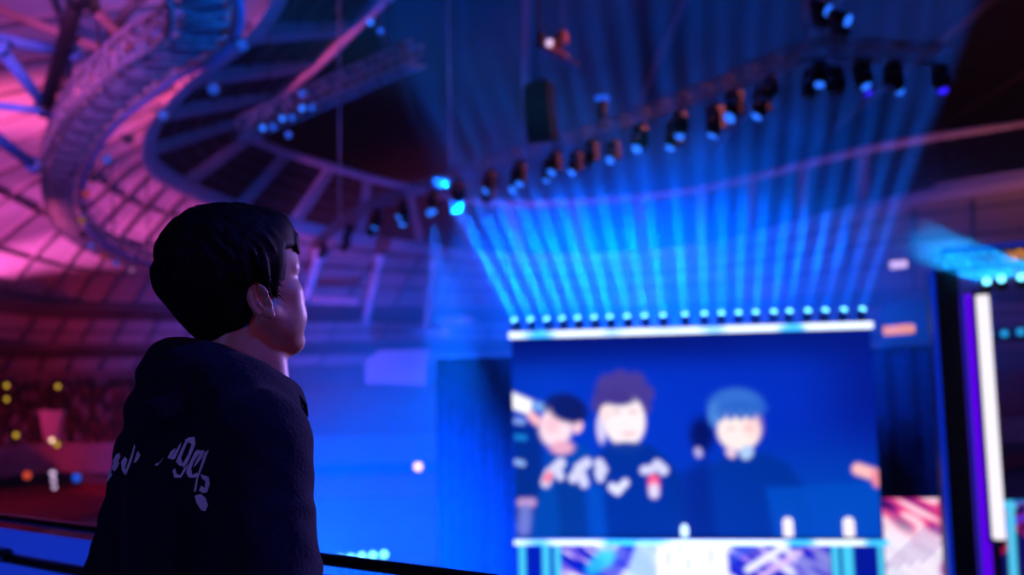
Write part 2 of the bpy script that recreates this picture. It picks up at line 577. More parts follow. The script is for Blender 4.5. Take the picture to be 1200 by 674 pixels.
# fine strands over the surface, one mesh with the mass of the hair
mb = MB()
hv = [v.co.copy() for v in hair.data.vertices]; hn = [v.normal.copy() for v in hair.data.vertices]
for i in range(4200):
    k = rnd.randrange(len(hv)); p, nn = hv[k], hn[k]
    l = p - HC; f, r, u = l.dot(hF), l.dot(hR), l.dot(hU)
    if u < -.075 or (p - SK).dot(nn) < 0: continue
    if f > .055 and u < .080: continue
    hd = (p - crown); hd -= nn * hd.dot(nn)
    hd = (hd.normalized() if hd.length > .005 else hF.copy()) + hF * (.5 if u > .06 else 0) + V((rnd.gauss(0, .3), rnd.gauss(0, .3), rnd.gauss(0, .3)))
    hd -= nn * hd.dot(nn); hd.normalize()
    L = rnd.uniform(.012, .034); lift = rnd.uniform(.05, .60) * (1.3 if rnd.random() < .12 else 1) * (.25 if f > .04 else 1)
    pts = [p - nn * .002 + hd * L * t + nn * (L * lift * t - L * .10 * t * t) for t in (0, .25, .5, .75, 1)]
    mb.tube(pts, [.0011, .0011, .001, .0008, .0003], 3, False)
st = mb.build('strands', hair_m)
import bmesh
bm = bmesh.new(); bm.from_mesh(hair.data); bm.from_mesh(st.data)
bm.to_mesh(hair.data); bm.free()
bpy.data.objects.remove(st)

# ---- hoodie
s = SDF((-.98, 1.36, .80), (-.06, 2.12, 1.60), .0042)
s.ell(B(-.005, 0, 1.23), (.150, .192, .29), BROT, 0)
s.ell(B(0, 0, 1.00), (.145, .195, .20), BROT, .06)
s.cap(B(0, 0, .90), B(0, 0, .94), .14, .14, .05)
for sg in (-1, 1):
    s.cap(B(-.015, .05 * sg, 1.452), B(-.012, (.172 if sg > 0 else .155) * sg, 1.385 if sg > 0 else 1.37), .060, .066, .04)
    el = .276 if sg > 0 else .412
    s.cap(B(-.012 if sg > 0 else -.035, (.180 if sg > 0 else .195) * sg, 1.375 if sg > 0 else 1.340), B(-.035, el * sg, 1.10), .080, .074, .035 if sg > 0 else .10)
    s.cap(B(-.035, el * sg, 1.10), B(.045, (el + .008) * sg, .89), .068, .050, .03)
    s.cap(B(.045, (el + .008) * sg, .89), B(.056, (el + .009) * sg, .862), .042, .040, .006)      # cuff
    # sleeve folds
    for (u, d, tw) in ((1.27, .010, .25), (1.20, .008, -.35), (1.15, .010, .3), (1.08, .011, -.2), (1.02, .009, .3), (.96, .009, -.3)):
        c0 = V(B(-.02, (.18 + (1.375 - u) * (el - .18) / .275) * sg, u))
        s.torus(c0, [bF, (bR + UP * tw).normalized(), bF.cross((bR + UP * tw).normalized())], .0665, .0665, .008, .014)
# soft drape folds on the back, running from the shoulder blades to the hem
for (r0, r1, u0, u1, rr) in ((-.11, -.06, 1.33, 1.02, .013), (-.03, -.02, 1.30, 1.0, .012), (.06, .03, 1.34, 1.04, .014), (.13, .10, 1.36, 1.08, .015)):
    rr *= .6; pa = B(-.121, r0, u0 - .10); pb = B(-.121, r1, u1)
    s.cap(pa, pb, rr, rr, .03)
# hem ribbing
for u in (.845, .855):
    pass
# the hood: a collar round the neck, higher behind, and the bag hanging over the back
tilt = (bF - UP * .42).normalized(); nrm = tilt.cross(bR).normalized()
s.torus(B(.010, 0, 1.484), [tilt, bR, nrm], .105, .092, .030, .03)
s.torus(B(.000, 0, 1.452), [tilt, bR, nrm], .115, .108, .034, .03)
s.ell(B(-.100, .010, 1.440), (.052, .088, .070), BROT, .03)
s.ell(B(-.122, .010, 1.428), (.042, .082, .042), BROT, .012)
s.cap(B(-.138, -.012, 1.385), B(-.148, -.008, 1.338), .030, .015, .014)
# rolled edge of the hood opening and its creases
edge = [B(-.060, -.088, 1.50), B(-.092, -.052, 1.520), B(-.104, 0, 1.522), B(-.095, .055, 1.514), B(-.065, .098, 1.497), B(-.01, .112, 1.475), B(.06, .095, 1.45), B(.105, .05, 1.425)]
for a, b in zip(edge, edge[1:]): s.cap(a, b, .019, .019, .012)
# a crease between bag and collar
cre = [B(-.050, -.135, 1.482), B(-.100, -.112, 1.480), B(-.145, -.06, 1.478), B(-.162, .01, 1.474), B(-.140, .09, 1.468)]
for a, b in zip(cre, cre[1:]): s.cap(a, b, .015, .015, .012, 'cut')
# fabric unevenness
sl, P = s.sub(s.lo, s.lo + s.n * s.vs, 0)
wob = (np.sin(P[..., 2] * 41 + P[..., 0] * 23) * np.sin(P[..., 0] * 37 - P[..., 1] * 29 + 1.3) * .0022 + np.sin(P[..., 2] * 88 + P[..., 1] * 61) * np.sin(P[..., 0] * 79 + .6) * .0010)
s.D += wob.astype(np.float32)
# open neck and bottom
for a, b in ((B(-.008, 0, 1.45), HD(-.02, 0, -.11)),): s.cap(a, b, .056, .064, .006, 'cut')
halfcut(s, B(0, 0, .835), UP * -1, .004)
hoodie = s.mesh('hoodie', cloth, person, 2); hoodie.matrix_parent_inverse = pinv
hoodbvh = BVHTree.FromPolygons([v.co for v in hoodie.data.vertices], [tuple(p.vertices) for p in hoodie.data.polygons])

# drawstring peeping out at the throat
mb = MB()
mb.tube([B(.080, .075, 1.462), B(.096, .092, 1.452), B(.104, .102, 1.436), B(.104, .106, 1.416)], .0035, 6)
mb.build('drawstring', cloth, hoodie)

# ---- lettering on the back: white blackletter strokes lying on the cloth
L_ = {}
LET = [
    # first word, left of the hood
    [(118, 573), (131, 544), (137, 533), (141, 531), (144, 536), (138, 549), (128, 563), (121, 570)],
    [(134, 562), (143, 541), (147, 535), (150, 538), (147, 550), (151, 547), (145, 560), (137, 566)],
    [(147, 554), (155, 530), (158, 520), (159, 523), (156, 536), (153, 545), (148, 557)],
    [(157, 542), (160, 532), (162, 528), (165, 533), (163, 538), (159, 542)],
    # flourish
    [(182, 545), (185, 543), (187, 543), (193, 536), (189, 542), (185, 546)],
    # second word: u, n, g, e, l
    [(197, 537), (201, 529), (207, 525), (204, 533), (201, 538)],
    [(201, 539), (207, 528), (213, 518), (212, 525), (208, 533), (206, 538)],
    [(207, 541), (214, 525), (218, 517), (222, 515), (217, 527), (213, 537), (215, 546), (211, 546)],
    [(217, 516), (222, 513), (229, 512), (230, 519), (226, 521), (222, 519)],
    [(229, 513), (230, 521), (222, 540), (216, 549), (214, 545), (221, 533), (225, 522)],
    [(206, 549), (203, 552), (205, 560), (213, 560), (218, 552), (222, 543), (216, 550), (212, 557), (208, 556)],
    [(220, 549), (229, 530), (233, 527), (236, 530), (228, 541), (225, 549), (226, 556), (230, 560), (222, 560), (219, 555)],
    [(232, 528), (241, 528), (239, 535), (231, 545), (227, 548), (231, 540), (235, 533)],
    [(226, 557), (232, 554), (235, 556), (230, 560)],
    [(241, 531), (246, 527), (240, 544), (233, 561), (231, 575), (228, 577), (230, 565), (236, 546)],
    # large s lower down
    [(236, 556), (241, 557), (246, 559), (247, 568), (244, 577), (239, 578), (234, 575), (237, 569), (241, 572), (242, 564), (238, 561)],
    [(229, 581), (236, 579), (242, 583), (245, 592), (242, 599), (237, 598), (231, 589)],
]


def decal(polys, name, bvh, m, parent, off=.0016, gap=.11):
    mb = MB()
    from mathutils.geometry import tessellate_polygon
    for poly in polys:
        # fill with a fine triangle grid clipped to the outline by centroid test on subdivided triangles
        tr = tessellate_polygon([[V((x, y, 0)) for x, y in poly]])
        tris = [[V((*poly[i], 0)) for i in t] for t in tr]
        for _ in range(2):
            nt = []
            for a, b, c in tris:
                ab, bc, ca = (a + b) / 2, (b + c) / 2, (c + a) / 2
                nt += [[a, ab, ca], [ab, b, bc], [ca, bc, c], [ab, bc, ca]]
            tris = nt
        key = {}; vs = []; fs = []
        ds = sorted(h[3] for h in (bvh.ray_cast(CAM, ray(*q)) for q in poly) if h[0] is not None)
        if not ds: continue
        md = ds[len(ds) // 2]
        if gap < .1 and ds[-1] - ds[0] > .045: md = ds[0]
        for t in tris:
            ids = []
            for p in t:
                q = (round(p.x, 2), round(p.y, 2))
                if q not in key:
                    hit = bvh.ray_cast(CAM, ray(*q))
                    if hit[0] is None or abs(hit[3] - md) > gap: key[q] = None
                    else:
                        n_ = hit[1] if hit[1].dot(ray(*q)) < 0 else -hit[1]
                        key[q] = len(vs); vs.append(hit[0] + n_ * off)
                ids.append(key[q])
            if None not in ids and len(set(ids)) == 3 and max((vs[ids[0]] - vs[ids[1]]).length, (vs[ids[1]] - vs[ids[2]]).length, (vs[ids[2]] - vs[ids[0]]).length) < .03: fs.append(tuple(ids))
        used_ = sorted({i for f in fs for i in f}); rm = {i: k for k, i in enumerate(used_)}
        mb.add([vs[i] for i in used_], [tuple(rm[i] for i in f) for f in fs], True)
    o = mb.build(name, m, parent)
    return o


for part_, lab_ in ((LET[:1], 'white outermost letter of the back print, at the left arm'), (LET[1:2], 'second white letter of the back print, beside the left arm'), (LET[2:4], 'thin white letters of the back print left of the hood tip'), (LET[4:5], 'thin white flourish just under the hood tip'), (LET[5:], 'white blackletter word at the right of the hood')):
    prt = decal(part_, 'back_lettering', hoodbvh, print_m, hoodie, .0016, .07 if len(part_) > 5 else .028 if part_[0] == LET[1] else .11); prt['label'] = lab_

# ---- trousers and shoes below the frame
s = SDF((-.85, 1.40, .03), (-.15, 2.05, .95), .006)
s.ell(B(0, 0, .90), (.125, .172, .13), BROT, 0)
for sg in (-1, 1):
    s.cap(B(0, .09 * sg, .88), B(.02, .10 * sg, .50), .098, .075, .03)
    s.cap(B(.02, .10 * sg, .50), B(-.01, .11 * sg, .10), .074, .062, .02)
halfcut(s, B(0, 0, .075), UP * -1, .004); halfcut(s, B(0, 0, .925), UP, .004)
o = s.mesh('trousers', denim, person, 1); o.matrix_parent_inverse = pinv
for sg in (-1, 1):
    c = B(.05, .12 * sg, 0)
    s = SDF((c.x - .22, c.y - .22, -.005), (c.x + .22, c.y + .22, .15), .005)
    s.cap(B(-.03, .112 * sg, .055), B(.10, .128 * sg, .050), .046, .042, .02)
    s.cap(B(.09, .127 * sg, .045), B(.165, .135 * sg, .038), .040, .034, .02)
    s.cap(B(-.02, .112 * sg, .07), B(-.02, .112 * sg, .11), .044, .046, .02)
    halfcut(s, (0, 0, .0), UP * -1, .003)
    o = s.mesh('shoe', shoe_m, person, 1); o.matrix_parent_inverse = pinv
# ------------------------------------------------------------------ the bowl: roof, opening, stands, floor
NS = 97
A_ = catmull([V((3, 38, 25.4)), unz(440, 0, 24), unz(370, 70, 24), unz(312, 118, 24), unz(287, 146, 24), unz(312, 166, 24), unz(390, 192, 24), unz(475, 215, 24), unz(600, 236, 24), unz(800, 222, 24), unz(1030, 168, 24), unz(1230, 138, 24)], NS)
B_ = catmull([V((-6, 30, 19.9)), unz(318, -4, 18.5), unz(222, 82, 18.5), unz(178, 140, 18.5), unz(186, 188, 18.5), unz(250, 225, 18.5), unz(345, 258, 18.5), unz(490, 285, 18.5), unz(620, 298, 18.5), unz(800, 290, 18.5), unz(1030, 235, 18.5), unz(1230, 200, 18.5)], NS)
D_ = catmull([V((-78, 12, 5.8)), V((-80, 45, 5.8)), V((-79, 75, 5.8)), V((-74, 103, 5.8)), unz(0, 434, 4.4), unz(110, 433, 4.4), unz(240, 431, 4.4), unz(420, 427, 4.4), unz(610, 424, 4.4), unz(850, 418, 4.4), unz(1030, 414, 4.4), unz(1250, 409, 4.4)], NS)
E_ = catmull([V((-60, 10, -4.0)), V((-62, 42, -4.0)), V((-61, 66, -4.0)), V((-56, 88, -4.0)), unz(30, 531, -5.5), unz(120, 529, -5.5), unz(240, 526, -5.5), unz(420, 520, -5.5), unz(610, 515, -5.5), unz(850, 508, -5.5), unz(1030, 503, -5.5), unz(1250, 497, -5.5)], NS)
FLOOR_Z = -9.0
def shift(R, z, k=0.0, c=V((0, 70, 0))):
    out = []
    for p in R:
        q = p.lerp(c, k); out.append(V((q.x, q.y, z(p) if callable(z) else z)))
    return out
F_ = shift(E_, lambda p: p.z - 2.1)
F2 = shift(E_, lambda p: p.z - 2.1, -.05)
G0 = shift(E_, lambda p: p.z - 3.6, -.045)
G_ = shift(E_, FLOOR_Z, .30)


def lerpring(P, Q, t): return [a.lerp(b, t) for a, b in zip(P, Q)]


def sagring(t):
    # roof between the opening band and the eaves, slightly domed
    return [a.lerp(b, t) + V((0, 0, 2.2 * math.sin(math.pi * t))) for a, b in zip(B_, D_)]


roof = struct('ceiling', MB().slab([sagring(t / 8) for t in range(9)], -.5, True), M['roof'])
# radial ribs of the roof underside and the seams between its panels
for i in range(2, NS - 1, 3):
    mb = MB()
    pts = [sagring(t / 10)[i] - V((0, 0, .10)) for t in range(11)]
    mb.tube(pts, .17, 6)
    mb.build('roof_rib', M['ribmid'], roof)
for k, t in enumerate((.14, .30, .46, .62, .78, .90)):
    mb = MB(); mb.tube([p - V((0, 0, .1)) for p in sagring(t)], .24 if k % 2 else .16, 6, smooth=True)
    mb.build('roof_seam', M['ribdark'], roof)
# stepped lower ceiling panels under the eaves at the left
for k, (t0, t1, dz) in enumerate(((.60, .66, .8), (.82, .88, .7))):
    MB().slab([[p - V((0, 0, dz)) for p in sagring(t0)], [p - V((0, 0, dz)) for p in sagring(t1)]], .5).build('ceiling_step', M['wall'], roof)

# the band of dark roof lights round the opening
band = struct('skylight_band', MB().slab([B_, A_], -.25), M['panel'])
band['kind'] = 'structure'
def bandpt(u, t): 
    k = min(int(u), NS - 2); f = u - k
    return B_[k].lerp(B_[k + 1], f).lerp(A_[k].lerp(A_[k + 1], f), t)
us = [q * .1 for q in range(0, (NS - 2) * 10)]
mids = [bandpt(q, .6) for q in us]
acc = 0; ribs_u = []
for q in range(1, len(us)):
    acc += (mids[q] - mids[q - 1]).length
    if acc > 8.2: acc = 0; ribs_u.append(us[q])
for u in ribs_u:
    mb = MB(); d = (bandpt(u + .05, .5) - bandpt(u - .05, .5)).normalized()
    a, b = bandpt(u, 0), bandpt(u, 1)
    w = .75
    mb.grid([[a - d * w - V((0, 0, .75)), a + d * w - V((0, 0, .75))], [b - d * w - V((0, 0, .5)), b + d * w - V((0, 0, .5))]], False, True)
    mb.grid([[a - d * w, a - d * w - V((0, 0, .75))], [b - d * w, b - d * w - V((0, 0, .5))]], False, True)
    mb.grid([[a + d * w - V((0, 0, .75)), a + d * w], [b + d * w - V((0, 0, .5)), b + d * w]], False, True)
    mb.build('band_rib', M['rib'], band)
for t in (.2, .4, .6, .8):
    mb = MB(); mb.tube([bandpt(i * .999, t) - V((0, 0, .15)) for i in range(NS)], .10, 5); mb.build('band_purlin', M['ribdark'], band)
mb = MB(); mb.tube([p - V((0, 0, .35)) for p in A_], .48, 8); mb.build('opening_edge', M['fascia'], band)
mb = MB()
rows = [[p + V((0, 0, dz)) for p in R] for R, dz in ((shift(B_, lambda p: p.z, -.0), .2), (shift(B_, lambda p: p.z, .018), -.9), (shift(B_, lambda p: p.z, -.025), -1.25))]
mb.grid(rows, True); mb.grid([[p + V((0, 0, .05)) for p in r] for r in rows], True, True)
mb.build('band_fascia', M['fascia'], band)
# the closed leaf above the opening
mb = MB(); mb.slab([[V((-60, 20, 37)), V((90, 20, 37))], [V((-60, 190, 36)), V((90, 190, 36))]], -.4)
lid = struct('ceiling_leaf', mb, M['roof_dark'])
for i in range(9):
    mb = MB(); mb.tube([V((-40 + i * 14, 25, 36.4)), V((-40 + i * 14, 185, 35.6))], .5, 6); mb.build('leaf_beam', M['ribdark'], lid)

# upper stand
back = struct('wall_back', MB().slab([shift(D_, lambda p: p.z + .4, -.001), shift(D_, lambda p: p.z - 3.0, -.004)], .3), M['wall'])
NST = 14
rows = []
for k in range(NST):
    t0, t1 = k / NST, (k + 1) / NST
    r0 = lerpring(E_, D_, t0); r1 = lerpring(E_, D_, t1)
    z0 = [E_[i].z + (D_[i].z - 2.6 - E_[i].z) * (k + 1) / NST for i in range(NS)]
    rows.append([V((p.x, p.y, z0[i])) for i, p in enumerate(r0)])
    rows.append([V((p.x, p.y, z0[i])) for i, p in enumerate(r1)])
upper = struct('wall_upper_stand', MB().slab(rows, .4), M['seat'])
par = struct('wall_parapet', MB().slab([[p + V((0, 0, .9)) for p in shift(E_, lambda p: p.z, .006)], [p + V((0, 0, -2.1)) for p in shift(E_, lambda p: p.z, .006)]], .2), M['parapet'])
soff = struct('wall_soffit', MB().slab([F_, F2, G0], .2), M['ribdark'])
rows = []
for k in range(18):
    a, b = lerpring(G0, G_, k / 18), lerpring(G0, G_, (k + 1) / 18)
    z = [G0[i].z + (FLOOR_Z + .2 - G0[i].z) * k / 18 for i in range(NS)]
    rows += [[V((p.x, p.y, z[i])) for i, p in enumerate(a)], [V((p.x, p.y, z[i])) for i, p in enumerate(b)]]
lower = struct('wall_lower_stand', MB().slab(rows, .3), M['seat'])
mb = MB(); mb.slab([[V((-110, -30, FLOOR_Z)), V((120, -30, FLOOR_Z))], [V((-110, 170, FLOOR_Z)), V((120, 170, FLOOR_Z))]], .5)
fl = struct('floor_arena', mb, M['arena_floor'])
# stairs (aisles) running up the stands
for i in range(44, 80, 4):
    pass
for i in range(6, NS - 4, 5):
    mb = MB()
    for k in range(NST):
        a = lerpring(E_, D_, (k + .1) / NST)[i]; b = lerpring(E_, D_, (k + .9) / NST)[i]
        z = E_[i].z + (D_[i].z - 2.6 - E_[i].z) * (k + 1) / NST
        d = (E_[i + 1] - E_[i - 1]).normalized() * .55
        c = (a + b) / 2
        mb.add([V((*(p.xy), z + .06)) for p in (a - d, a + d, b + d, b - d)] + [V((*(p.xy), z - .3)) for p in (a - d, a + d, b + d, b - d)],
               [(0, 1, 2, 3), (0, 4, 5, 1), (1, 5, 6, 2), (2, 6, 7, 3), (3, 7, 4, 0)])
    mb.build('aisle', M['wall'], upper)

# spectators along the upper stand: body, head, two arms in one small figure
pm = MB()
pm.lathe([(.02, 0), (.22, .02), (.24, .2), (.20, .42), (.25, .62), (.21, .74), (.08, .80), (.07, .84), (.105, .88), (.125, .97), (.10, 1.07), (.03, 1.11)], 10, Matrix.Scale(.75, 4, (0, 1, 0)))
for sg in (-1, 1): pm.tube([(.24 * sg, 0, .70), (.29 * sg, -.05, .45), (.22 * sg, -.25, .32)], [.065, .055, .04], 6)
for sg in (-1, 1): pm.tube([(.10 * sg, -.02, .10), (.12 * sg, -.38, .12), (.12 * sg, -.42, -.28)], [.09, .08, .05], 6)
rnd = random.Random(11)
cols = [(.10, .03, .04), (.012, .008, .012), (.30, .24, .28), (.03, .02, .03), (.015, .015, .02)]
cm = [mat('spectator_clothes', c, .9, noise_scale=2, noise_amt=.6) for c in cols]
base = None; n = 0
protos = []
for m_ in cm:
    o = pm.build('spectator', m_)
    tag(o, 'seated spectator among the crowd in the dark red upper stand', 'person', 'spectators in the upper stand')
    protos.append(o)
used = [False] * len(protos)
rowpos = {}
spots_ = []
for k in range(NST):
    for j in range(260):
        u = 32 + 16 * j / 260
        if rnd.random() > .62: continue
        spots_.append((k, u))
rnd.shuffle(spots_)
for k, u in spots_:
    i = int(u); f = u - i
    if abs((i % 5) - 1) < .5 and f < .25: continue
    def at(t): 
        r = [E_[q].lerp(D_[q], t) for q in (i, i + 1)]; return r[0].lerp(r[1], f)
    p = at((k + .55) / NST); z = E_[i].z + (D_[i].z - 2.6 - E_[i].z) * (k + 1) / NST + .50
    pr = (p - CAM); d = CAMROT.inverted() @ pr
    px, py = W / 2 + FPX * d.x / -d.z, H / 2 - FPX * d.y / -d.z
    if not (-8 < px < 178): continue
    if n >= 290: break
    if any((p - q_).length < .95 for q_ in rowpos.get(k, [])): continue
    rowpos.setdefault(k, []).append(p)
    q = rnd.randrange(len(protos))
    if not used[q]: o = protos[q]; used[q] = True
    else:
        o = protos[q].copy(); COL.objects.link(o)
    a = math.atan2(p.x - 5, 60 - p.y)
    o.location = (p.x, p.y, z); o.rotation_euler = (0, 0, math.atan2(-p.x, p.y - 45) + rnd.uniform(-.3, .3)); o.scale = [rnd.uniform(.95, 1.10)] * 3
    n += 1
# ------------------------------------------------------------------ catwalk ring, trusses, lamps
def frame3(pts):
    out = []
    for i, p in enumerate(pts):
        t = (pts[min(i + 1, len(pts) - 1)] - pts[max(i - 1, 0)]).normalized()
        s_ = t.cross(V((0, 0, 1))).normalized(); u_ = s_.cross(t).normalized()
        out.append((p, t, s_, u_))
    return out


def lattice_truss(name, pts, w, h, rc, rl, m, label, cat, tri=False):
    root = empty(name, pts[0]); tag(root, label, cat)
    fr = frame3(pts)
    offs = [(-w / 2, h / 2), (w / 2, h / 2), (0, -h / 2)] if tri else [(-w / 2, h / 2), (w / 2, h / 2), (w / 2, -h / 2), (-w / 2, -h / 2)]
    ch = [[p + s_ * a + u_ * b for (p, t, s_, u_) in fr] for a, b in offs]
    for c in ch:
        mb = MB(); mb.tube([q - pts[0] for q in c], rc, 7); mb.build('chord', m, root)
    mb = MB()
    k = len(ch)
    for i in range(len(pts) - 1):
        for j in range(k):
            a, b = ch[j], ch[(j + 1) % k]
            mb.tube([a[i] - pts[0], b[i + (1 if i % 2 else 0)] - pts[0]] if i % 2 == 0 else [a[i] - pts[0], b[i + 1] - pts[0]], rl, 5)
            mb.tube([a[i] - pts[0], b[i + 1] - pts[0]] if i % 2 == 0 else [b[i] - pts[0], a[i + 1] - pts[0]], rl, 5)
    mb.build('lattice', m, root)
    return root, fr


CW = catmull([V((-6.5, 14, 12.6)), unz(240, 0, 11.2), unz(165, 70, 11.2), unz(98, 135, 11.2), unz(72, 205, 11.2), unz(88, 262, 11.2), unz(150, 298, 11.2), unz(250, 322, 11.2), unz(345, 332, 11.2)], 110)
CW = resample(CW, 96)
cat_, cfr = lattice_truss('catwalk', CW, 1.7, 1.1, .09, .045, M['truss'], 'curved steel lattice catwalk hanging under the purple roof at upper left', 'catwalk')
mb = MB()
mb.slab([[p + s_ * .55 - u_ * .50 - CW[0] for (p, t, s_, u_) in cfr], [p - s_ * .55 - u_ * .50 - CW[0] for (p, t, s_, u_) in cfr]], .06)
mb.build('deck', M['deck'], cat_)
mb = MB()
for dz in (.95, 1.45): mb.tube([p + s_ * .84 + u_ * dz - CW[0] for (p, t, s_, u_) in cfr], .05, 6)
mb.build('guard_rail', M['blue_steel'], cat_)
mb = MB()
mb.tube([p + s_ * .95 - u_ * .55 - CW[0] for (p, t, s_, u_) in cfr], .16, 6); mb.build('cable_tray', M['blue_steel'], cat_)
# rods carrying the catwalk from the roof
for i in range(4, 96, 7):
    p = CW[i]
    mb = MB(); mb.tube([p + V((0, 0, .5)) - CW[0], p + V((-.6, .3, 9)) - CW[0]], .06, 5); mb.build('hanging_rod', M['black'], cat_)

# static lamps along the inner side of the catwalk
def make_par(lens, size=1.0):
    root = empty('catwalk_lamp')
    mb = MB(); mb.lathe([(.05, .32), (.13, .30), (.16, .1), (.19, -.16), (.20, -.2), (.17, -.2), (.15, -.12)], 14); mb.build('can', M['black'], root)
    mb = MB(); mb.tube([(-.22, 0, .05), (-.24, 0, .3), (-.18, 0, .48), (.18, 0, .48), (.24, 0, .3), (.22, 0, .05)], .025, 6); mb.build('mounting_yoke', M['black'], root)
    mb = MB(); mb.lathe([(.01, -.17), (.165, -.17), (.165, -.19), (.01, -.20)], 16); mb.build('lens', lens, root)
    root.scale = (size,) * 3
    return root
pl = [(i_, min(s_z, 1.05), l_) for i_, s_z, l_ in [(8, 1.1, 'blue_lamp'), (13, 1.0, 'head_lens'), (17, 1.2, 'blue_lamp'), (21, 1.2, 'blue_lamp'), (25, 1.3, 'black'), (29, 1.3, 'blue_lamp'), (33, 1.3, 'black'), (37, 1.4, 'red_lamp'), (41, 1.4, 'black'), (45, 1.5, 'amber_lamp'), (50, 1.6, 'black'), (55, 1.7, 'blue_lamp'), (60, 1.7, 'red_lamp'), (64, 1.7, 'blue_lamp'), (68, 1.7, 'pink_lamp')]]
colname = {'blue_lamp': 'blue', 'head_lens': 'bright blue', 'black': 'unlit', 'red_lamp': 'red', 'amber_lamp': 'amber', 'pink_lamp': 'pink'}
for j, (i, sz, ln) in enumerate(pl):
    o = make_par(M[{'blue_lamp': 'dim_blue', 'head_lens': 'dim_blue', 'black': 'black', 'red_lamp': 'dim_red', 'amber_lamp': 'dim_amber', 'pink_lamp': 'dim_pink'}[ln]], sz)
    p, t, s_, u_ = cfr[i]
    o.location = p + s_ * 1.0 - u_ * (.95 + .5 * sz)
    d = (CAM + V((2, 6, -4)) - o.location)
    o.rotation_euler = (-d).to_track_quat('Z', 'Y').to_euler()
    tag(o, f'{colname[ln]} can lamp on the curved catwalk, {ORD[j]} along it from the top', 'stage light', 'can lamps along the catwalk')

# big struts between the catwalk and the roof at the upper left
for name, a, b, da, db, r, m, lab in (
    ('roof_strut', (-60, 36), (92, 62), 33, 37, .22, 'blue_steel', 'blue-lit steel strut running flat across the upper left corner'),
    ('roof_strut', (-4, 50), (68, 145), 34, 42, .22, 'blue_steel', 'blue-lit steel strut slanting down to the right at the left edge'),
    ('roof_strut', (-60, 120), (42, 195), 38, 46, .26, 'blue_steel', 'dim purple-blue strut low at the left edge under the roof'),
    ('roof_strut', (-20, 122), (70, 132), 38, 40, .16, 'blue_steel', 'thin bluish strut level across the left edge below the blue pair'),
    ('roof_strut', (92, -10), (154, 56), 34, 36, .22, 'brown_steel', 'thick brown strut slanting from the top edge to the catwalk'),
    ('roof_strut', (-10, 8), (140, 66), 36, 36, .16, 'brown_steel', 'thin brown strut sloping from the upper left corner to the catwalk'),
    ('roof_post', (94, -12), (52, 128), 33, 40, .30, 'black', 'thick black post slanting down behind the blue struts'),
    ('roof_post', (168, -12), (132, 36), 33, 36, .20, 'ribdark', 'short dark post above the catwalk near the top edge')):
    A0, B0 = und(*a, da), und(*b, db)
    mb = MB(); mb.tube([A0, B0], r, 10)
    for q, e in ((A0, B0), (B0, A0)):
        d = (e - q).normalized(); mb.tube([q, q + d * r * 2.2], r * 1.45, 10)
    o = mb.build(name, M[m], None, A0); tag(o, lab, 'strut')

# main lighting truss
TZ = 9.2
TR = catmull([unz(372, 288, TZ), unz(395, 268, TZ), unz(440, 240, TZ), unz(520, 213, TZ), unz(600, 185, TZ), unz(680, 160, TZ), unz(760, 134, TZ), unz(850, 100, TZ), unz(920, 72, TZ), unz(965, 58, TZ), unz(1040, 62, TZ), unz(1110, 66, TZ)], 120)
TR = resample(TR, 90)
tr_, tfr = lattice_truss('lighting_truss', TR, .50, .50, .035, .018, M['truss'], 'long dark lighting truss hung with lamps crossing from the centre to upper right', 'truss', True)
def proj(p):
    d = CAMROT.inverted() @ (V(p) - CAM)
    return W / 2 + FPX * d.x / -d.z, H / 2 - FPX * d.y / -d.z

def make_head(lens, kind):
    root = empty('moving_head_light')
    mb = MB(); mb.bevbox((0, 0, -.02), (.34, .26, .16), .03); mb.tube([(-.1, 0, .05), (-.1, 0, .16)], .03, 6); mb.tube([(.1, 0, .05), (.1, 0, .16)], .03, 6); mb.build('mounting_base', M['black'], root)
    mb = MB()
    for sg in (-1, 1): mb.bevbox((.185 * sg, 0, -.27), (.055, .17, .40), .015)
    mb.bevbox((0, 0, -.115), (.40, .18, .05), .015); mb.build('yoke', M['black'], root)
    hd = empty('head'); hd.parent = root; hd.location = (0, 0, -.36)
    mb = MB(); mb.lathe([(.06, .24), (.115, .21), (.13, .08), (.13, -.02), (.145, -.10), (.15, -.24), (.125, -.25), (.12, -.2)], 16)
    h = mb.build('housing', M['black'], hd)
    mb = MB(); mb.lathe([(.005, -.215), (.128, -.215), (.12, -.235), (.005, -.245)], 18); mb.build('lens', lens, hd)
    return root, hd
rnd = random.Random(5)
protoA = make_head(M['head_lens'], 'a')[0]; protoB = make_head(M['violet_lens'], 'b')[0]; protoC = make_head(M['black'], 'c')[0]
first = {'a': True, 'b': True, 'c': True}
hd_pts = [(385, 274), (398, 266), (414, 258), (432, 248), (448, 243), (466, 238), (480, 232), (498, 226), (513, 222), (530, 217), (546, 212), (562, 206), (578, 200), (598, 193), (614, 188), (632, 182), (655, 176), (672, 170), (700, 160), (716, 154), (756, 142), (776, 136), (806, 126), (832, 118), (866, 106), (880, 100), (905, 86), (940, 78), (962, 76), (978, 78), (1000, 82), (1015, 86), (1044, 84), (1060, 86), (1088, 80)]
heads = []
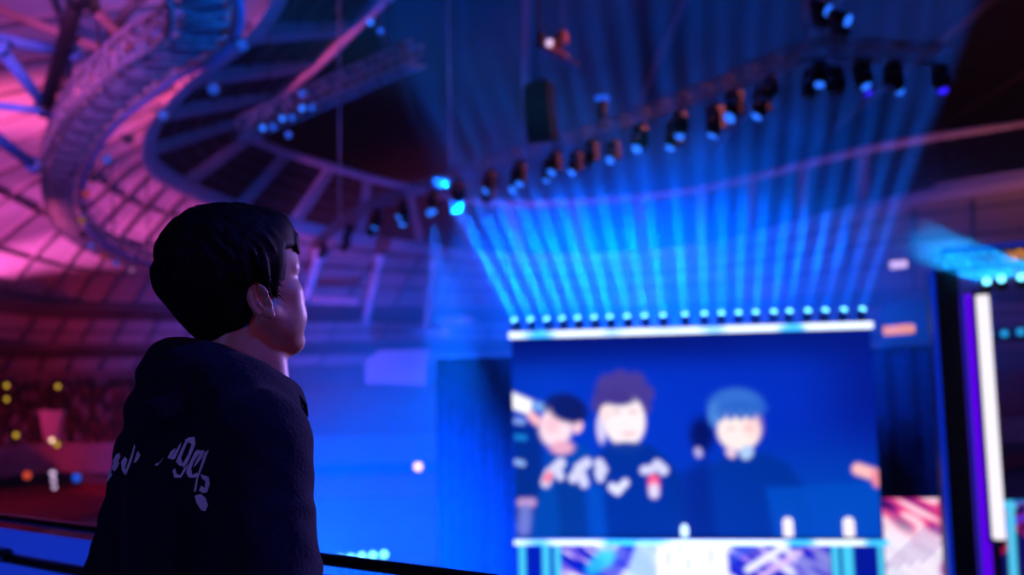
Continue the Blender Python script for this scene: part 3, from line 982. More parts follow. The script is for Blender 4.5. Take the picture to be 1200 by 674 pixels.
for j, (px, py) in enumerate(hd_pts):
    i = min(range(len(TR)), key=lambda q: abs(proj(TR[q])[0] - px))
    p, t, s_, u_ = tfr[i]
    kd = 'b' if j in (31, 34) else ('c' if j in (3, 11, 18, 26, 27, 29, 32) else 'a')
    pr = {'a': protoA, 'b': protoB, 'c': protoC}[kd]
    if first[kd]: o = pr; first[kd] = False
    else: o = copy_tree(pr)
    side = -.30 if j % 2 else .30
    o.location = p + s_ * side - u_ * .34 - V((0, 0, .16))
    o.rotation_euler = (0, 0, math.atan2(t.y, t.x))
    sz = (1.30 if j < 26 else 1.05) + .22 * rnd.random(); o.scale = (sz,) * 3
    hdj = [c for c in o.children if c.name.startswith('head')][0]
    hdj.rotation_euler = (math.radians(rnd.uniform(18, 50)) * (1 if s_.y > 0 else -1), math.radians(rnd.uniform(-20, 20)), 0)
    look = {'a': 'with blue lens', 'b': 'with violet lens', 'c': 'with dark lens'}[kd]
    tag(o, f'moving head {look} under the long truss, {ORD[j] + " from its left" if j < 34 else "last at its right"} end', 'stage light', 'moving heads under the long truss')
    heads.append((o, hdj))
# two heads standing on top of the truss near its right end
for j, (px, py) in enumerate(((961, 24), (984, 36))):
    o = copy_tree(protoA)
    i = min(range(len(TR)), key=lambda q: abs(proj(TR[q])[0] - px))
    o.location = V((und(px, py, TR[i].y - 1.1 - .7 * j))) + V((0, 0, -.1)); o.rotation_euler = (math.pi, 0, .5); o.scale = (1.3,) * 3
    hdj = [c for c in o.children if c.name.startswith('head')][0]; hdj.rotation_euler = (2.2, .3, 0)
    tag(o, ('higher' if j == 0 else 'lower') + ' of two blue moving heads standing on the tower above the truss', 'stage light', 'moving heads on the truss tower')
tw = und(970, 62, TR[60].y)
# hoist tower where the truss sections meet
i = min(range(len(TR)), key=lambda q: abs(proj(TR[q])[0] - 968)); p = TR[i]
root = empty('hoist_tower', p + V((0, 0, 1.05))); tag(root, 'dark hoist tower rising from the bend of the long truss', 'hoist')
mb = MB()
for a, b in ((-.28, -.28), (.28, -.28), (.28, .28), (-.28, .28)): mb.tube([(a, b, -.6), (a, b, 1.6)], .035, 6)
mb.build('tower_frame', M['truss'], root)
mb = MB(); mb.bevbox((0, 0, .9), (.42, .42, .8), .05); mb.build('motor', M['black'], root)
mb = MB(); mb.tube([(0, 0, 1.3), (0, 0, 24)], .03, 5); mb.build('chain', M['black'], root)
mb = MB(); mb.bevbox((.05, 0, -.25), (.3, .3, .5), .06); mb.build('counterweight', M['black'], root)

# second short truss at upper left of centre
T2 = [und(285, 152, 46).lerp(und(490, 62, 40), i / 19) for i in range(20)]
t2, t2f = lattice_truss('lattice_truss', T2, .75, .95, .055, .032, M['truss'], 'short dark blue lattice truss hanging below the roof opening', 'truss')
mb = MB()
for i in (3, 16): mb.tube([T2[i] - T2[0] + V((0, 0, .5)), T2[i] - T2[0] + V((0, 0, 22))], .03, 5)
mb.build('hanging_chain', M['black'], t2)
for j, (px, py, ln) in enumerate(((308, 150, 'head_lens'), (320, 149, 'blue_lamp'), (331, 139, 'head_lens'), (342, 138, 'blue_lamp'), (354, 110, 'blue_lamp'), (354, 127, 'head_lens'), (365, 126, 'blue_lamp'), (434, 26, 'head_lens'), (446, 36, 'blue_lamp'), (338, 158, 'blue_lamp'))):
    o = make_par(M[ln], .78); o.name = 'truss_lamp'
    f = (px - 285) / 205
    o.location = und(px, py, 46 - 6 * f - 1.5)
    d = CAM - o.location; o.rotation_euler = (-d).to_track_quat('Z', 'Y').to_euler()
    tag(o, f'small blue lamp at the short lattice truss, {ORD[j]} from its left end', 'stage light', 'lamps at the short lattice truss')

# line array loudspeaker
base = und(632, 102, 34)
root = empty('line_array_speaker', base); tag(root, 'tall curved black loudspeaker column hanging above the long truss', 'loudspeaker')
ang = 0; q = V((0, 0, 0)); yaw = math.atan2(-base.x, base.y)
RZ = Matrix.Rotation(math.radians(-28), 3, 'Z')
grille = mat('grille', (.05, .012, .016), .5, noise_scale=40, noise_amt=.4)
mb = MB(); mb.bevbox((0, 0, .1), (.9, .5, .1), .02, RZ); mb.tube([RZ @ V((-.3, 0, .1)), RZ @ V((0, 0, .5)), RZ @ V((.3, 0, .1))], .03, 6); mb.tube([(0, 0, .5), (0, 0, 20)], .025, 5); mb.build('hanging_frame', M['black'], root)
for k in range(9):
    ang = math.radians(-2 + 2.6 * k)
    R = RZ @ Matrix.Rotation(ang, 3, 'X')
    c = q + R @ V((0, 0, -.11))
    mb = MB(); mb.bevbox(c, (1.0, .55, .205), .03, R); cab = mb.build('cabinet', M['black'], root)
    mb = MB(); mb.bevbox(c + R @ V((0, -.285, 0)), (.94, .03, .17), .01, R)
    mb.build('grille', grille, cab)
    q = q + R @ V((0, 0, -.215))
# camera/winch cluster hanging above it
base = und(650, 62, 33)
root = empty('hanging_winch', base); tag(root, 'pinkish hanging winch cluster on two cables above the loudspeaker column', 'winch')
pinkm = mat('lit_equipment', (.45, .26, .34), .5, noise_scale=8, noise_amt=.3)  # pink light on the winch put into its base colour
mb = MB(); mb.bevbox((.0, 0, .0), (1.0, .5, .18), .04, Matrix.Rotation(.45, 3, 'Y')); mb.build('beam', pinkm, root)
mb = MB(); mb.lathe([(.02, -.25), (.17, -.22), (.22, 0), (.17, .22), (.02, .25)], 16, Matrix.Translation((.28, 0, .52))); mb.build('motor', pinkm, root)
mb = MB(); mb.bevbox((.05, 0, .32), (.34, .3, .4), .05); mb.build('gearbox', mat('dark_red_housing', (.20, .07, .09), .6, noise_scale=9), root)  # gearbox in plain dark red
mb = MB(); mb.lathe([(.01, -.06), (.12, -.05), (.12, .05), (.01, .06)], 14, Matrix.Translation((-.18, -.3, .25)) @ Matrix.Rotation(1.57, 4, 'X')); mb.build('warning_lamp', M['pink_lamp'], root)
mb = MB(); mb.bevbox((.55, -.1, -.38), (.55, .3, .16), .04, Matrix.Rotation(.4, 3, 'Y')); mb.build('tray', mat('blue_housing', (.1, .2, .5), .5, noise_scale=9), root)
mb = MB(); mb.bevbox((-.5, 0, .45), (.26, .26, .62), .05); mb.build('hook_block', M['black'], root)
for x in (-.5, .28):
    mb = MB(); mb.tube([(x, 0, .7), (x, 0, 21)], .035, 6); mb.build('cable', M['ribdark'], root)
# lone hanging cables and a small hanging lamp beside the truss
for (px, y, lab) in ((398, 44, 'thin pale cable hanging in front of the lit stand near the truss left end'), (528, 40, 'thin dark cable hanging between the short truss and the long truss')):
    p = und(px, 250 if px < 450 else 205, y)
    mb = MB(); mb.tube([p, p + V((0, 0, 26))], .035, 6); mb.tube([p - V((0, 0, .25)), p], [.05, .09], 8); o = mb.build('hanging_cable', M['truss'], None, p); tag(o, lab, 'cable')
p = und(706, 128, 36)
root = empty('hanging_lamp', p); tag(root, 'small lamp standing above the long truss right of the loudspeaker column', 'stage light')
mb = MB(); mb.lathe([(.03, -.8), (.16, -.75), (.17, 0), (.20, .25), (.18, .3)], 14); mb.build('can', M['black'], root)
mb = MB(); mb.bevbox((0, 0, .42), (.55, .3, .18), .05); mb.build('cap', M['blue_lamp'], root)
# ------------------------------------------------------------------ LED screen, stage front, gantry
SBL = und(604, 630, 40.0)
SBR = unz(1034, 630, SBL.z - CAM.z)
STL = und(600, 399, SBL.y); STR = und(1028, 385, SBR.y)
SH = ((STL.z - SBL.z) + (STR.z - SBR.z)) / 2
sx = (SBR - SBL); SW = sx.length; sx.normalize(); sz = V((0, 0, 1)); sn = sx.cross(sz).normalized()      # sn points at the stand
if sn.y > 0: sn = -sn


def S(u, v, n=0.0): return SBL + sx * (u * SW) + sz * (v * SH) + sn * n


def sstep(e0, e1, x):
    t = np.clip((x - e0) / (e1 - e0), 0, 1); return t * t * (3 - 2 * t)


class Paint:
    """a colour picture shown by an LED panel; X, Y in the picture's own units"""
    def __init__(self, X, Y): self.X, self.Y = X, Y; self.C = np.zeros(X.shape + (3,))
    def fill(self, c): self.C[:] = c
    def mix(self, a, c): self.C = self.C * (1 - a[..., None]) + np.array(c, float) * a[..., None]
    def ell(self, cx, cy, rx, ry, c, soft=.15, rot=0, a=1):
        q = math.radians(rot); x, y = self.X - cx, self.Y - cy
        u = (x * math.cos(q) + y * math.sin(q)) / rx; v = (-x * math.sin(q) + y * math.cos(q)) / ry
        self.mix(a * (1 - sstep(1 - soft, 1 + soft, np.hypot(u, v))), c)
    def seg(self, x0, y0, x1, y1, r, c, soft=1.5, a=1):
        dx, dy = x1 - x0, y1 - y0; L = max(dx * dx + dy * dy, 1e-6)
        t = np.clip(((self.X - x0) * dx + (self.Y - y0) * dy) / L, 0, 1)
        d = np.hypot(self.X - x0 - t * dx, self.Y - y0 - t * dy)
        self.mix(a * (1 - sstep(r - soft, r + soft, d)), c)
    def poly(self, pts, c, soft=2, a=1):
        ins = np.zeros(self.X.shape, bool); dist = np.full(self.X.shape, 1e9)
        n = len(pts)
        for i in range(n):
            x0, y0 = pts[i]; x1, y1 = pts[(i + 1) % n]
            cond = ((y0 > self.Y) != (y1 > self.Y)) & (self.X < (x1 - x0) * (self.Y - y0) / (y1 - y0 + 1e-12) + x0)
            ins ^= cond
            dx, dy = x1 - x0, y1 - y0; L = max(dx * dx + dy * dy, 1e-6)
            t = np.clip(((self.X - x0) * dx + (self.Y - y0) * dy) / L, 0, 1)
            dist = np.minimum(dist, np.hypot(self.X - x0 - t * dx, self.Y - y0 - t * dy))
        sd = np.where(ins, -dist, dist)
        self.mix(a * (1 - sstep(-soft, soft, sd)), c)


def vnoise(X, Y, seed=0):
    r = np.random.RandomState(seed).rand(64, 64)
    xi, yi = np.floor(X).astype(int), np.floor(Y).astype(int); fx, fy = X - xi, Y - yi
    fx = fx * fx * (3 - 2 * fx); fy = fy * fy * (3 - 2 * fy)
    g = lambda a, b: r[a % 64, b % 64]
    return (g(xi, yi) * (1 - fx) + g(xi + 1, yi) * fx) * (1 - fy) + (g(xi, yi + 1) * (1 - fx) + g(xi + 1, yi + 1) * fx) * fy


def c255(*c): return lin(c)


def panel_mesh(name, P00, P10, P01, C, m, parent=None, thick=.12):
    """LED face as a fine grid carrying its picture, with a real cabinet depth behind is built apart"""
    ny, nx = C.shape[:2]
    P00, P10, P01 = V(P00), V(P10), V(P01)
    me = bpy.data.meshes.new(name)
    ii, jj = np.meshgrid(np.linspace(0, 1, nx), np.linspace(0, 1, ny))
    pts = np.array(P00)[None, None] + ii[..., None] * np.array(P10 - P00) + jj[..., None] * np.array(P01 - P00)
    idx = np.arange(nx * ny).reshape(ny, nx)
    q = np.stack([idx[:-1, :-1], idx[:-1, 1:], idx[1:, 1:], idx[1:, :-1]], -1).reshape(-1, 4)
    me.from_pydata(pts.reshape(-1, 3).tolist(), [], q.tolist())
    lum = C @ np.array([.3, .5, .2]); C = C / (1 + .02 * sstep(.22, .55, lum))[..., None]
    at = me.color_attributes.new('picture', 'FLOAT_COLOR', 'POINT')
    rgba = np.ones((nx * ny, 4), np.float32); rgba[:, :3] = C.reshape(-1, 3)
    at.data.foreach_set('color', rgba.ravel())
    me.materials.append(m); me.update()
    o = bpy.data.objects.new(name, me); COL.objects.link(o)
    if parent is not None: o.parent = parent
    return o


# picture on the big screen: three players in dark tops against blue, units of a 1200-wide frame
nx, ny = 300, 165
uu, vv = np.meshgrid(np.linspace(0, 1, nx), np.linspace(0, 1, ny))
X = 604 + uu * 431; Y = 630 - vv * (231 + 10 * 0)
p = Paint(X, Y)
p.fill(c255(2, 28, 150))
p.ell(640, 560, 130, 110, c255(0, 62, 170), .9)
p.ell(800, 480, 220, 80, c255(2, 50, 200), .9, a=.8)
p.ell(980, 600, 160, 60, c255(0, 70, 190), .8, a=.7)
p.mix(1 - sstep(398, 450, Y), c255(2, 14, 112))
p.mix(sstep(940, 1040, X) * (1 - sstep(470, 570, Y)) * .7, c255(2, 16, 120))
# dark arena behind the first player
p.poly([(604, 495), (640, 500), (640, 600), (604, 610)], c255(2, 30, 110), 6, .8)
p.seg(608, 495, 616, 496, 4, c255(120, 150, 220)); p.seg(608, 514, 618, 515, 3.5, c255(20, 120, 200)); p.seg(607, 543, 615, 545, 3.5, c255(140, 175, 235))
p.seg(612, 590, 626, 590, 5, c255(190, 150, 200), 3); p.seg(617, 600, 615, 620, 8, c255(120, 130, 210), 5, .8)
p.poly([(596, 458), (629, 472), (626, 489), (596, 478)], c255(255, 255, 255), 3)
p.seg(634, 478, 642, 480, 5, c255(120, 170, 230), 3)
# first player
p.poly([(648, 530), (664, 522), (688, 524), (705, 540), (712, 580), (716, 632), (622, 632), (634, 580)], c255(0, 66, 165), 4)
p.poly([(655, 560), (690, 545), (700, 632), (660, 632)], c255(2, 40, 120), 6, .7)
p.ell(669, 482, 26, 18, c255(10, 14, 84), .25, 12)
p.ell(657, 503, 20, 23, c255(255, 222, 228), .22, 12)
p.ell(652, 501, 9, 9, c255(248, 168, 178), .6, a=.5)
p.ell(684, 503, 6, 8, c255(250, 200, 214), .3, 30)
p.ell(672, 484, 24, 14, c255(10, 14, 80), .3, 14)
p.ell(664, 527, 14, 8, c255(235, 170, 190), .4)
p.seg(627, 489, 634, 496, 5, c255(255, 190, 190), 3)
# second player
p.poly([(704, 540), (718, 526), (770, 524), (790, 540), (806, 560), (814, 600), (816, 632), (690, 632), (688, 570)], c255(0, 40, 138), 4)
p.poly([(690, 560), (712, 575), (716, 632), (694, 632)], c255(2, 75, 190), 6, .8)
p.ell(738, 468, 32, 25, c255(66, 50, 132), .2)
for (x, y, r) in ((712, 478, 10), (722, 455, 12), (738, 449, 11), (756, 453, 12), (768, 466, 10), (766, 482, 8)): p.ell(x, y, r, r, c255(70, 56, 140), .4)
p.ell(713, 505, 6, 17, c255(215, 205, 240), .35)
p.ell(741, 496, 25, 31, c255(255, 240, 240), .14, -6)
p.ell(719, 488, 7, 10, c255(255, 226, 226), .3)
p.ell(736, 470, 22, 10, c255(66, 50, 132), .4)
p.ell(732, 487, 5, 2.4, c255(196, 150, 170), .8, a=.6); p.ell(752, 487, 5, 2.4, c255(196, 150, 170), .8, a=.6); p.ell(746, 512, 8, 2.6, c255(230, 150, 160), .8, a=.6)
p.ell(742, 528, 20, 7, c255(10, 50, 140), .5)
for (x0, y0, x1, y1, r) in ((643, 567, 648, 556, 6), (654, 552, 662, 545, 6), (657, 551, 661, 560, 5), (684, 551, 694, 545, 6), (677, 562, 683, 556, 6), (688, 560, 690, 568, 5.5), (709, 546, 713, 553, 6), (708, 556, 710, 562, 5), (763, 554, 772, 553, 5), (779, 548, 786, 554, 6)):
    p.seg(x0, y0, x1, y1, r, c255(214, 214, 246), 2.5)
p.seg(724, 573, 730, 577, 5, c255(228, 228, 252), 2.5); p.seg(730, 577, 740, 568, 4.5, c255(228, 228, 252), 2.5)
p.seg(774, 565, 774, 572, 6.5, c255(255, 90, 120), 3); p.seg(774, 575, 774, 580, 6, c255(230, 215, 240), 3); p.seg(644, 564, 648, 558, 4, c255(250, 110, 130), 3)
# third player
p.ell(833, 515, 14, 20, c255(2, 12, 92), .5)
p.poly([(838, 552), (862, 538), (905, 536), (932, 548), (950, 574), (958, 632), (814, 632), (818, 590)], c255(0, 46, 150), 5)
p.poly([(808, 560), (838, 540), (846, 632), (812, 632)], c255(2, 24, 120), 8, .8)
p.ell(875, 482, 32, 20, c255(50, 108, 205), .25)
p.ell(850, 492, 8, 14, c255(70, 130, 215), .4)
p.ell(877, 510, 25, 23, c255(255, 236, 232), .16)
p.ell(893, 505, 10, 14, c255(255, 200, 200), .7, a=.6)
p.ell(880, 486, 28, 9, c255(40, 98, 198), .4)
for x in (858, 868, 880, 892): p.ell(x, 492, 4, 7, c255(60, 110, 200), .5)
p.ell(868, 508, 5, 2.2, c255(210, 160, 180), .8, a=.6); p.ell(888, 508, 5, 2.2, c255(210, 160, 180), .8, a=.6)
p.seg(866, 534, 868, 536, 5, c255(235, 205, 225), 3); p.seg(884, 536, 886, 534, 7, c255(175, 205, 245), 3); p.seg(828, 533, 829, 536, 4, c255(190, 180, 230), 3)
p.poly([(905, 575), (1034, 570), (1036, 632), (914, 632)], c255(0, 76, 196), 5, .75)
p.seg(1012, 555, 1030, 561, 6.5, c255(255, 190, 190), 3); p.seg(1031, 561, 1033, 570, 5, c255(240, 140, 160), 3)
screen = empty('led_screen', SBL); tag(screen, 'big LED screen above the stage showing three players in dark tops', 'screen')
mb = MB()
mb.add([S(0, 0, -.35) - SBL, S(1, 0, -.35) - SBL, S(1, 1, -.35) - SBL, S(0, 1, -.35) - SBL, S(0, 0, -.01) - SBL, S(1, 0, -.01) - SBL, S(1, 1, -.01) - SBL, S(0, 1, -.01) - SBL],
       [(3, 2, 1, 0), (4, 5, 6, 7), (0, 1, 5, 4), (1, 2, 6, 5), (2, 3, 7, 6), (3, 0, 4, 7)])
mb.build('cabinet', M['black'], screen)
m_scr = attr_emit('screen_picture', 1.12)
panel_mesh('display', S(0, 0) - SBL, S(1, 0) - SBL, S(0, 1) - SBL, p.C, m_scr, screen)

RSC = Matrix((sx, -sn, sz)).transposed()      # local x along the screen, y away from the stand, z up
# header bar
hb = S(.5, 1.0, .1) + V((0, 0, .16))
root = empty('header_light_bar', hb); tag(root, 'glowing white light bar along the top edge of the LED screen', 'light bar')
mb = MB(); mb.bevbox((0, .14, 0), (SW + .2, .26, .30), .03, RSC); mb.build('housing', M['black'], root)
mb = MB(); mb.bevbox((0, -.04, 0), (SW + .16, .1, .26), .03, RSC)
led = mat('led_strip', (.02, .02, .02), .4, emit=(.55, .86, 1.0), strength=1.45)
nt = led.node_tree; bs = nt.nodes['Principled BSDF']
tc = nt.nodes.new('ShaderNodeTexCoord'); nz = nt.nodes.new('ShaderNodeTexNoise'); nz.inputs['Scale'].default_value = .55; nz.inputs['Detail'].default_value = 0
rp = nt.nodes.new('ShaderNodeValToRGB'); rp.color_ramp.elements[0].position = .40; rp.color_ramp.elements[0].color = (.05, .50, 1, 1); rp.color_ramp.elements[1].position = .52; rp.color_ramp.elements[1].color = (.80, .92, 1, 1)
nt.links.new(tc.outputs['Object'], nz.inputs['Vector']); nt.links.new(nz.outputs['Fac'], rp.inputs['Fac']); nt.links.new(rp.outputs['Color'], bs.inputs['Emission Color'])
mb.build('light_strip', led, root)
# footer bar
fb = S(.5, 0, .1) + V((0, 0, -.115))
root = empty('footer_light_bar', fb); tag(root, 'glowing white light bar along the bottom edge of the LED screen', 'light bar')
mb = MB(); mb.bevbox((0, -.12, 0), (SW + .1, .55, .20), .03, RSC); mb.build('housing', M['black'], root)
mb = MB(); mb.bevbox((0, -.45, 0), (SW + .1, .1, .20), .03, RSC); mb.build('light_strip', led, root)

# twenty-one beam lamps standing on the header bar, fanned out
bx = [610, 630, 650, 669, 688, 708, 727, 748, 769, 791, 817, 840, 860, 880, 900, 921, 939, 960, 980, 1001, 1022]
beam_src = []
def make_beam():
    root = empty('beam_light')
    mb = MB(); mb.bevbox((0, 0, .05), (.30, .24, .10), .02); mb.build('base', M['black'], root)
    mb = MB()
    for sg in (-1, 1): mb.bevbox((.17 * sg, 0, .22), (.04, .12, .32), .01)
    mb.bevbox((0, 0, .12), (.36, .13, .05), .01)
    mb.build('yoke', M['black'], root)
    hd = empty('head'); hd.parent = root; hd.location = (0, 0, .30)
    mb = MB(); mb.lathe([(.05, -.2), (.12, -.18), (.135, 0), (.14, .14), (.115, .15), (.11, .10)], 18); mb.build('housing', M['black'], hd)
    mb = MB(); mb.lathe([(.006, .10), (.11, .10), (.125, .135), (.118, .185), (.085, .23), (.006, .25)], 18); mb.build('lens', M['beam_lens'], hd)
    return root, hd
pb = make_beam()[0]
for j, px in enumerate(bx):
    u = (px - 603.0) / 429.0
    loc = S(u, 1.0, .10) + V((0, 0, .33))
    o = pb if j == 0 else copy_tree(pb)
    o.location = loc; o.rotation_euler = (0, 0, math.atan2(sx.y, sx.x))
    lean = -.47 + .85 * (px - 608) / 414
    hdj = [c for c in o.children if c.name.startswith('head')][0]
    d = (sx * lean + sz * 1.0 + V((0, .1, 0))).normalized()
    loc_d = o.rotation_euler.to_matrix().inverted() @ d
    loc_d = V((loc_d.x, loc_d.y - .45, loc_d.z))          # lamp face tipped toward the hall
    hdj.rotation_euler = loc_d.to_track_quat('Z', 'Y').to_euler()
    tag(o, f'round cyan beam lamp on the bar above the LED screen, {ORD[j]} from the left', 'stage light', 'beam lamps on the bar above the screen')
    beam_src.append((o, loc + V((0, 0, .62)) + sx * lean * .3, V((lean * .95 + .5 * loc.x / loc.y, .5, 1.0)).normalized()))

# ---- stage front below the screen
gz = FLOOR_Z
def stage_panel(name, label, px0, px1, ytop, ybot, off, painter, nx=160, ny=90, m=None):
    u0 = (px0 - 604) / 430.0; u1 = (px1 - 604) / 430.0
    top = S(0, 0).z - (ytop - 631) / 430.0 * SW
    A = S(u0, 0, off); Bq = S(u1, 0, off)
    A = V((A.x, A.y, gz)); Bq = V((Bq.x, Bq.y, gz))
    hgt = top - gz
    root = empty(name, A); tag(root, label, 'LED panel')
    uu, vv = np.meshgrid(np.linspace(0, 1, nx), np.linspace(0, 1, ny))
    XX = px0 + uu * (px1 - px0); YY = ytop + (1 - vv) * hgt / SW * 430
    pp = Paint(XX, YY); painter(pp)
    d = Bq - A
    mb = MB(); t = sn * -.3
    mb.add([V((0, 0, 0)) + t, d + t, d + V((0, 0, hgt)) + t, V((0, 0, hgt)) + t, sn * -.01, d + sn * -.01, d + V((0, 0, hgt)) + sn * -.01, V((0, 0, hgt)) + sn * -.01],
           [(3, 2, 1, 0), (4, 5, 6, 7), (0, 1, 5, 4), (1, 2, 6, 5), (2, 3, 7, 6), (3, 0, 4, 7)])
    mb.build('cabinet', M['black'], root)
    panel_mesh('display', V((0, 0, 0)), d, V((0, 0, hgt)), pp.C, m_scr, root)
    return root


def streaks(pp, ang, colours, su=26., sv=4.2, seed=1):
    q = math.radians(ang); U = pp.X * math.cos(q) - pp.Y * math.sin(q); Vv = pp.X * math.sin(q) + pp.Y * math.cos(q)
    n1 = vnoise(U / su, Vv / sv, seed); n2 = vnoise(U / (su * 2.2), Vv / (sv * 3.5), seed + 1)
    n = .55 * n1 + .45 * n2
    for lo, hi, c in colours: pp.mix(sstep(lo, hi, n), c)


def front(pp):
    pp.fill(c255(2, 22, 190))
    streaks(pp, -32, [(.36, .46, c255(60, 50, 200)), (.44, .55, c255(168, 130, 235)), (.54, .66, c255(225, 225, 255))], seed=4)
    pp.poly([(690, 676), (735, 636), (760, 634), (720, 690)], c255(0, 40, 215), 4, .85)
    pp.ell(712, 655, 14, 10, c255(70, 215, 255), .5, -40); pp.ell(700, 665, 12, 8, c255(40, 180, 255), .6, -40)
    pp.poly([(752, 634), (775, 632), (775, 720), (735, 720), (738, 672)], c255(190, 228, 252), 4, .8)
    pp.poly([(862, 636), (905, 634), (862, 660)], c255(60, 90, 225), 4, .8)
    pp.poly([(935, 650), (978, 634), (975, 700), (930, 700)], c255(4, 22, 200), 5, .7)
    pp.seg(880, 668, 925, 640, 4, c255(245, 245, 255), 3); pp.seg(895, 676, 940, 648, 3, c255(225, 190, 245), 3)
    # glowing word mark: a row of tall white letters too blurred to read, with thin gaps
    pp.poly([(774, 630), (857, 631), (858, 720), (772, 720)], c255(255, 255, 255), 3)
    for x, y0, y1 in ((788, 648, 664), (802, 640, 648), (812, 656, 668), (838, 645, 662), (826, 652, 656)): pp.seg(x, y0, x - 1, y1, 1.3, c255(150, 180, 225), 1.2, .75)
    pp.mix((pp.X < 657).astype(float), c255(2, 20, 175)); pp.mix((pp.X > 975).astype(float) , c255(3, 20, 150))
    for x, r in ((612, 4.2), (641, 4.5), (655, 4.0), (980, 4), (994, 6), (1031, 3)): pp.seg(x, 600, x, 900, r, c255(70, 205, 245), 1.5)


stage_panel('stage_front_panel', 'LED stage front with white lettering block and violet streaks under the screen', 604, 1035, 639.5, 720, .02, front, 260, 90)


def side(pp):
    pp.fill(c255(16, 10, 90))
    streaks(pp, -30, [(.34, .42, c255(150, 30, 130)), (.44, .54, c255(240, 70, 140)), (.54, .64, c255(255, 205, 225))], 30, 6, 9)
    pp.mix(sstep(610, 650, pp.Y + (pp.X - 1075) * -.35) * .85, c255(240, 238, 255))
    for k in range(4): pp.seg(1035 + 14 * k, 668 - 3 * k, 1085 + 12 * k, 622 - 2 * k, 1.6, c255(150, 110, 190), 1.5, .7)
    pp.mix((pp.X > 1101).astype(float), c255(40, 8, 90)); pp.seg(1113, 580, 1115, 800, 4, c255(30, 150, 250), 1.5)
    pp.ell(1106, 668, 9, 12, c255(150, 20, 150), .4)


stage_panel('side_panel', 'LED panel with pink and white diagonal streaks right of the stage front', 1037, 1124, 587, 720, -.2, side, 130, 110)


def far(pp):
    pp.fill(c255(14, 10, 90))
    streaks(pp, 20, [(.5, .6, c255(150, 16, 60)), (.62, .7, c255(70, 40, 200))], 16, 9, 15)
    pp.mix(1 - sstep(591, 596, pp.Y), c255(20, 110, 190))
    for (x, r, x2) in ((1179, 4.5, 1176), (1203, 5, 1201), (1232, 4.5, 1230)): pp.seg(x, 594, x2, 800, r, c255(80, 195, 235), 2)
    pp.seg(1166, 594, 1182, 597, 4, c255(80, 195, 235), 2); pp.seg(1200, 634, 1240, 636, 4, c255(80, 195, 235), 2)


stage_panel('framed_panel', 'dark red LED panel in a cyan lit frame right of the tall gantry column', 1165, 1290, 590, 720, -.3, far, 130, 90)

# stage deck and small standing lights in front of the screen
deck = MB(); a, b = S(-.02, 0, -.6), S(1.02, 0, -.6)
dz = gz
for (u, hpx, wpx, nm, lab) in ((.752, 25, 12, 'pillar_lamp', 'left one of two glowing white pill-shaped lamps on the stage edge below the third player'), (.911, 25, 13, 'pillar_lamp', 'right one of two glowing white pill-shaped lamps on the stage edge below the third player'), (.474, 17, 9, 'pillar_lamp', 'small dim white pill-shaped lamp on the stage edge beside the lettering block')):
    k = SW / 430; hh, rr = hpx * k, wpx * k / 2
    c = S(u, 0, .27) + V((0, 0, -.012))
    root = empty(nm, c); tag(root, lab, 'lamp', 'pill-shaped lamps on the stage edge')
    mb = MB(); mb.lathe([(rr * .9, 0), (rr, .03), (rr, .08), (rr * .6, .1)], 16); mb.build('foot', M['black'], root)
    mb = MB(); mb.lathe([(rr * .85, .09), (rr, .14), (rr, hh - rr * .8), (rr * .7, hh - rr * .25), (rr * .1, hh)], 16); mb.build('shade', M['tube_white'] if hpx > 20 else M['led_white'], root)
# ---- gantry at the right
GY = 33.0
def P(px, py, y=GY): return und(px, py, y)
c0 = P(1123, 560); colx = P(1119, 560).x
top = P(1104, 318).z
root = empty('gantry_column', (colx, GY, gz)); tag(root, 'tall dark square gantry column with blue edge light at the right', 'column')
wcol = 31 / FPX * GY
dirc = V((colx, GY, 0)).normalized(); RG = Matrix.Rotation(-math.atan2(colx, GY) * .5, 3, 'Z')
mb = MB(); mb.bevbox((0, 0, (top - gz) / 2), (wcol, .9, top - gz), .06, RG); mb.build('shaft', M['black'], root)
mb = MB(); mb.bevbox((-wcol / 2 - .03, -.35, (top - gz) / 2), (.14, .1, top - gz), .02, RG); mb.build('edge_light', emit_mat('deep_blue_led', (.0, .035, .9), .55), root)
mb = MB(); mb.bevbox((wcol / 2 + .25, -.25, (top - gz) / 2 - .4), (.42, .12, top - gz - .8), .03, RG)
vg = emit_mat('violet_lit_face', (.13, .0, 1.0), .85); mb.build('lit_side_face', vg, root)  # violet light on the column's inner face put in as emission
mb = MB(); mb.bevbox((wcol / 2 + .02, -.42, (top - gz) / 2 - .4), (.10, .12, top - gz - .8), .02, RG); mb.build('inner_edge_light', emit_mat('blue_edge', (.0, .03, .8), .35), root)
ta, tb = P(1151, 346, 32.15), P(1166, 632, 32.15)
tb = V((ta.x, ta.y, tb.z))
root = empty('light_tube', tb); tag(root, 'tall glowing white vertical light tube beside the dark gantry column', 'light tube')
Lt = ta.z - tb.z
mb = MB(); mb.bevbox((0, .16, Lt / 2), (.50, .16, Lt + .3), .03); mb.build('backing', M['black'], root)
mb = MB(); mb.tube([(0, 0, 0), (0, 0, .02), (0, 0, Lt - .02), (0, 0, Lt)], [.15, .2, .2, .15], 14); mb.build('tube', M['tube_white'], root)
mb = MB(); mb.tube([(0, 0, -.25), (0, 0, 0)], [.12, .16], 12); mb.tube([(0, .1, gz - tb.z), (0, .1, -.2)], .07, 8); mb.build('stand', M['black'], root)
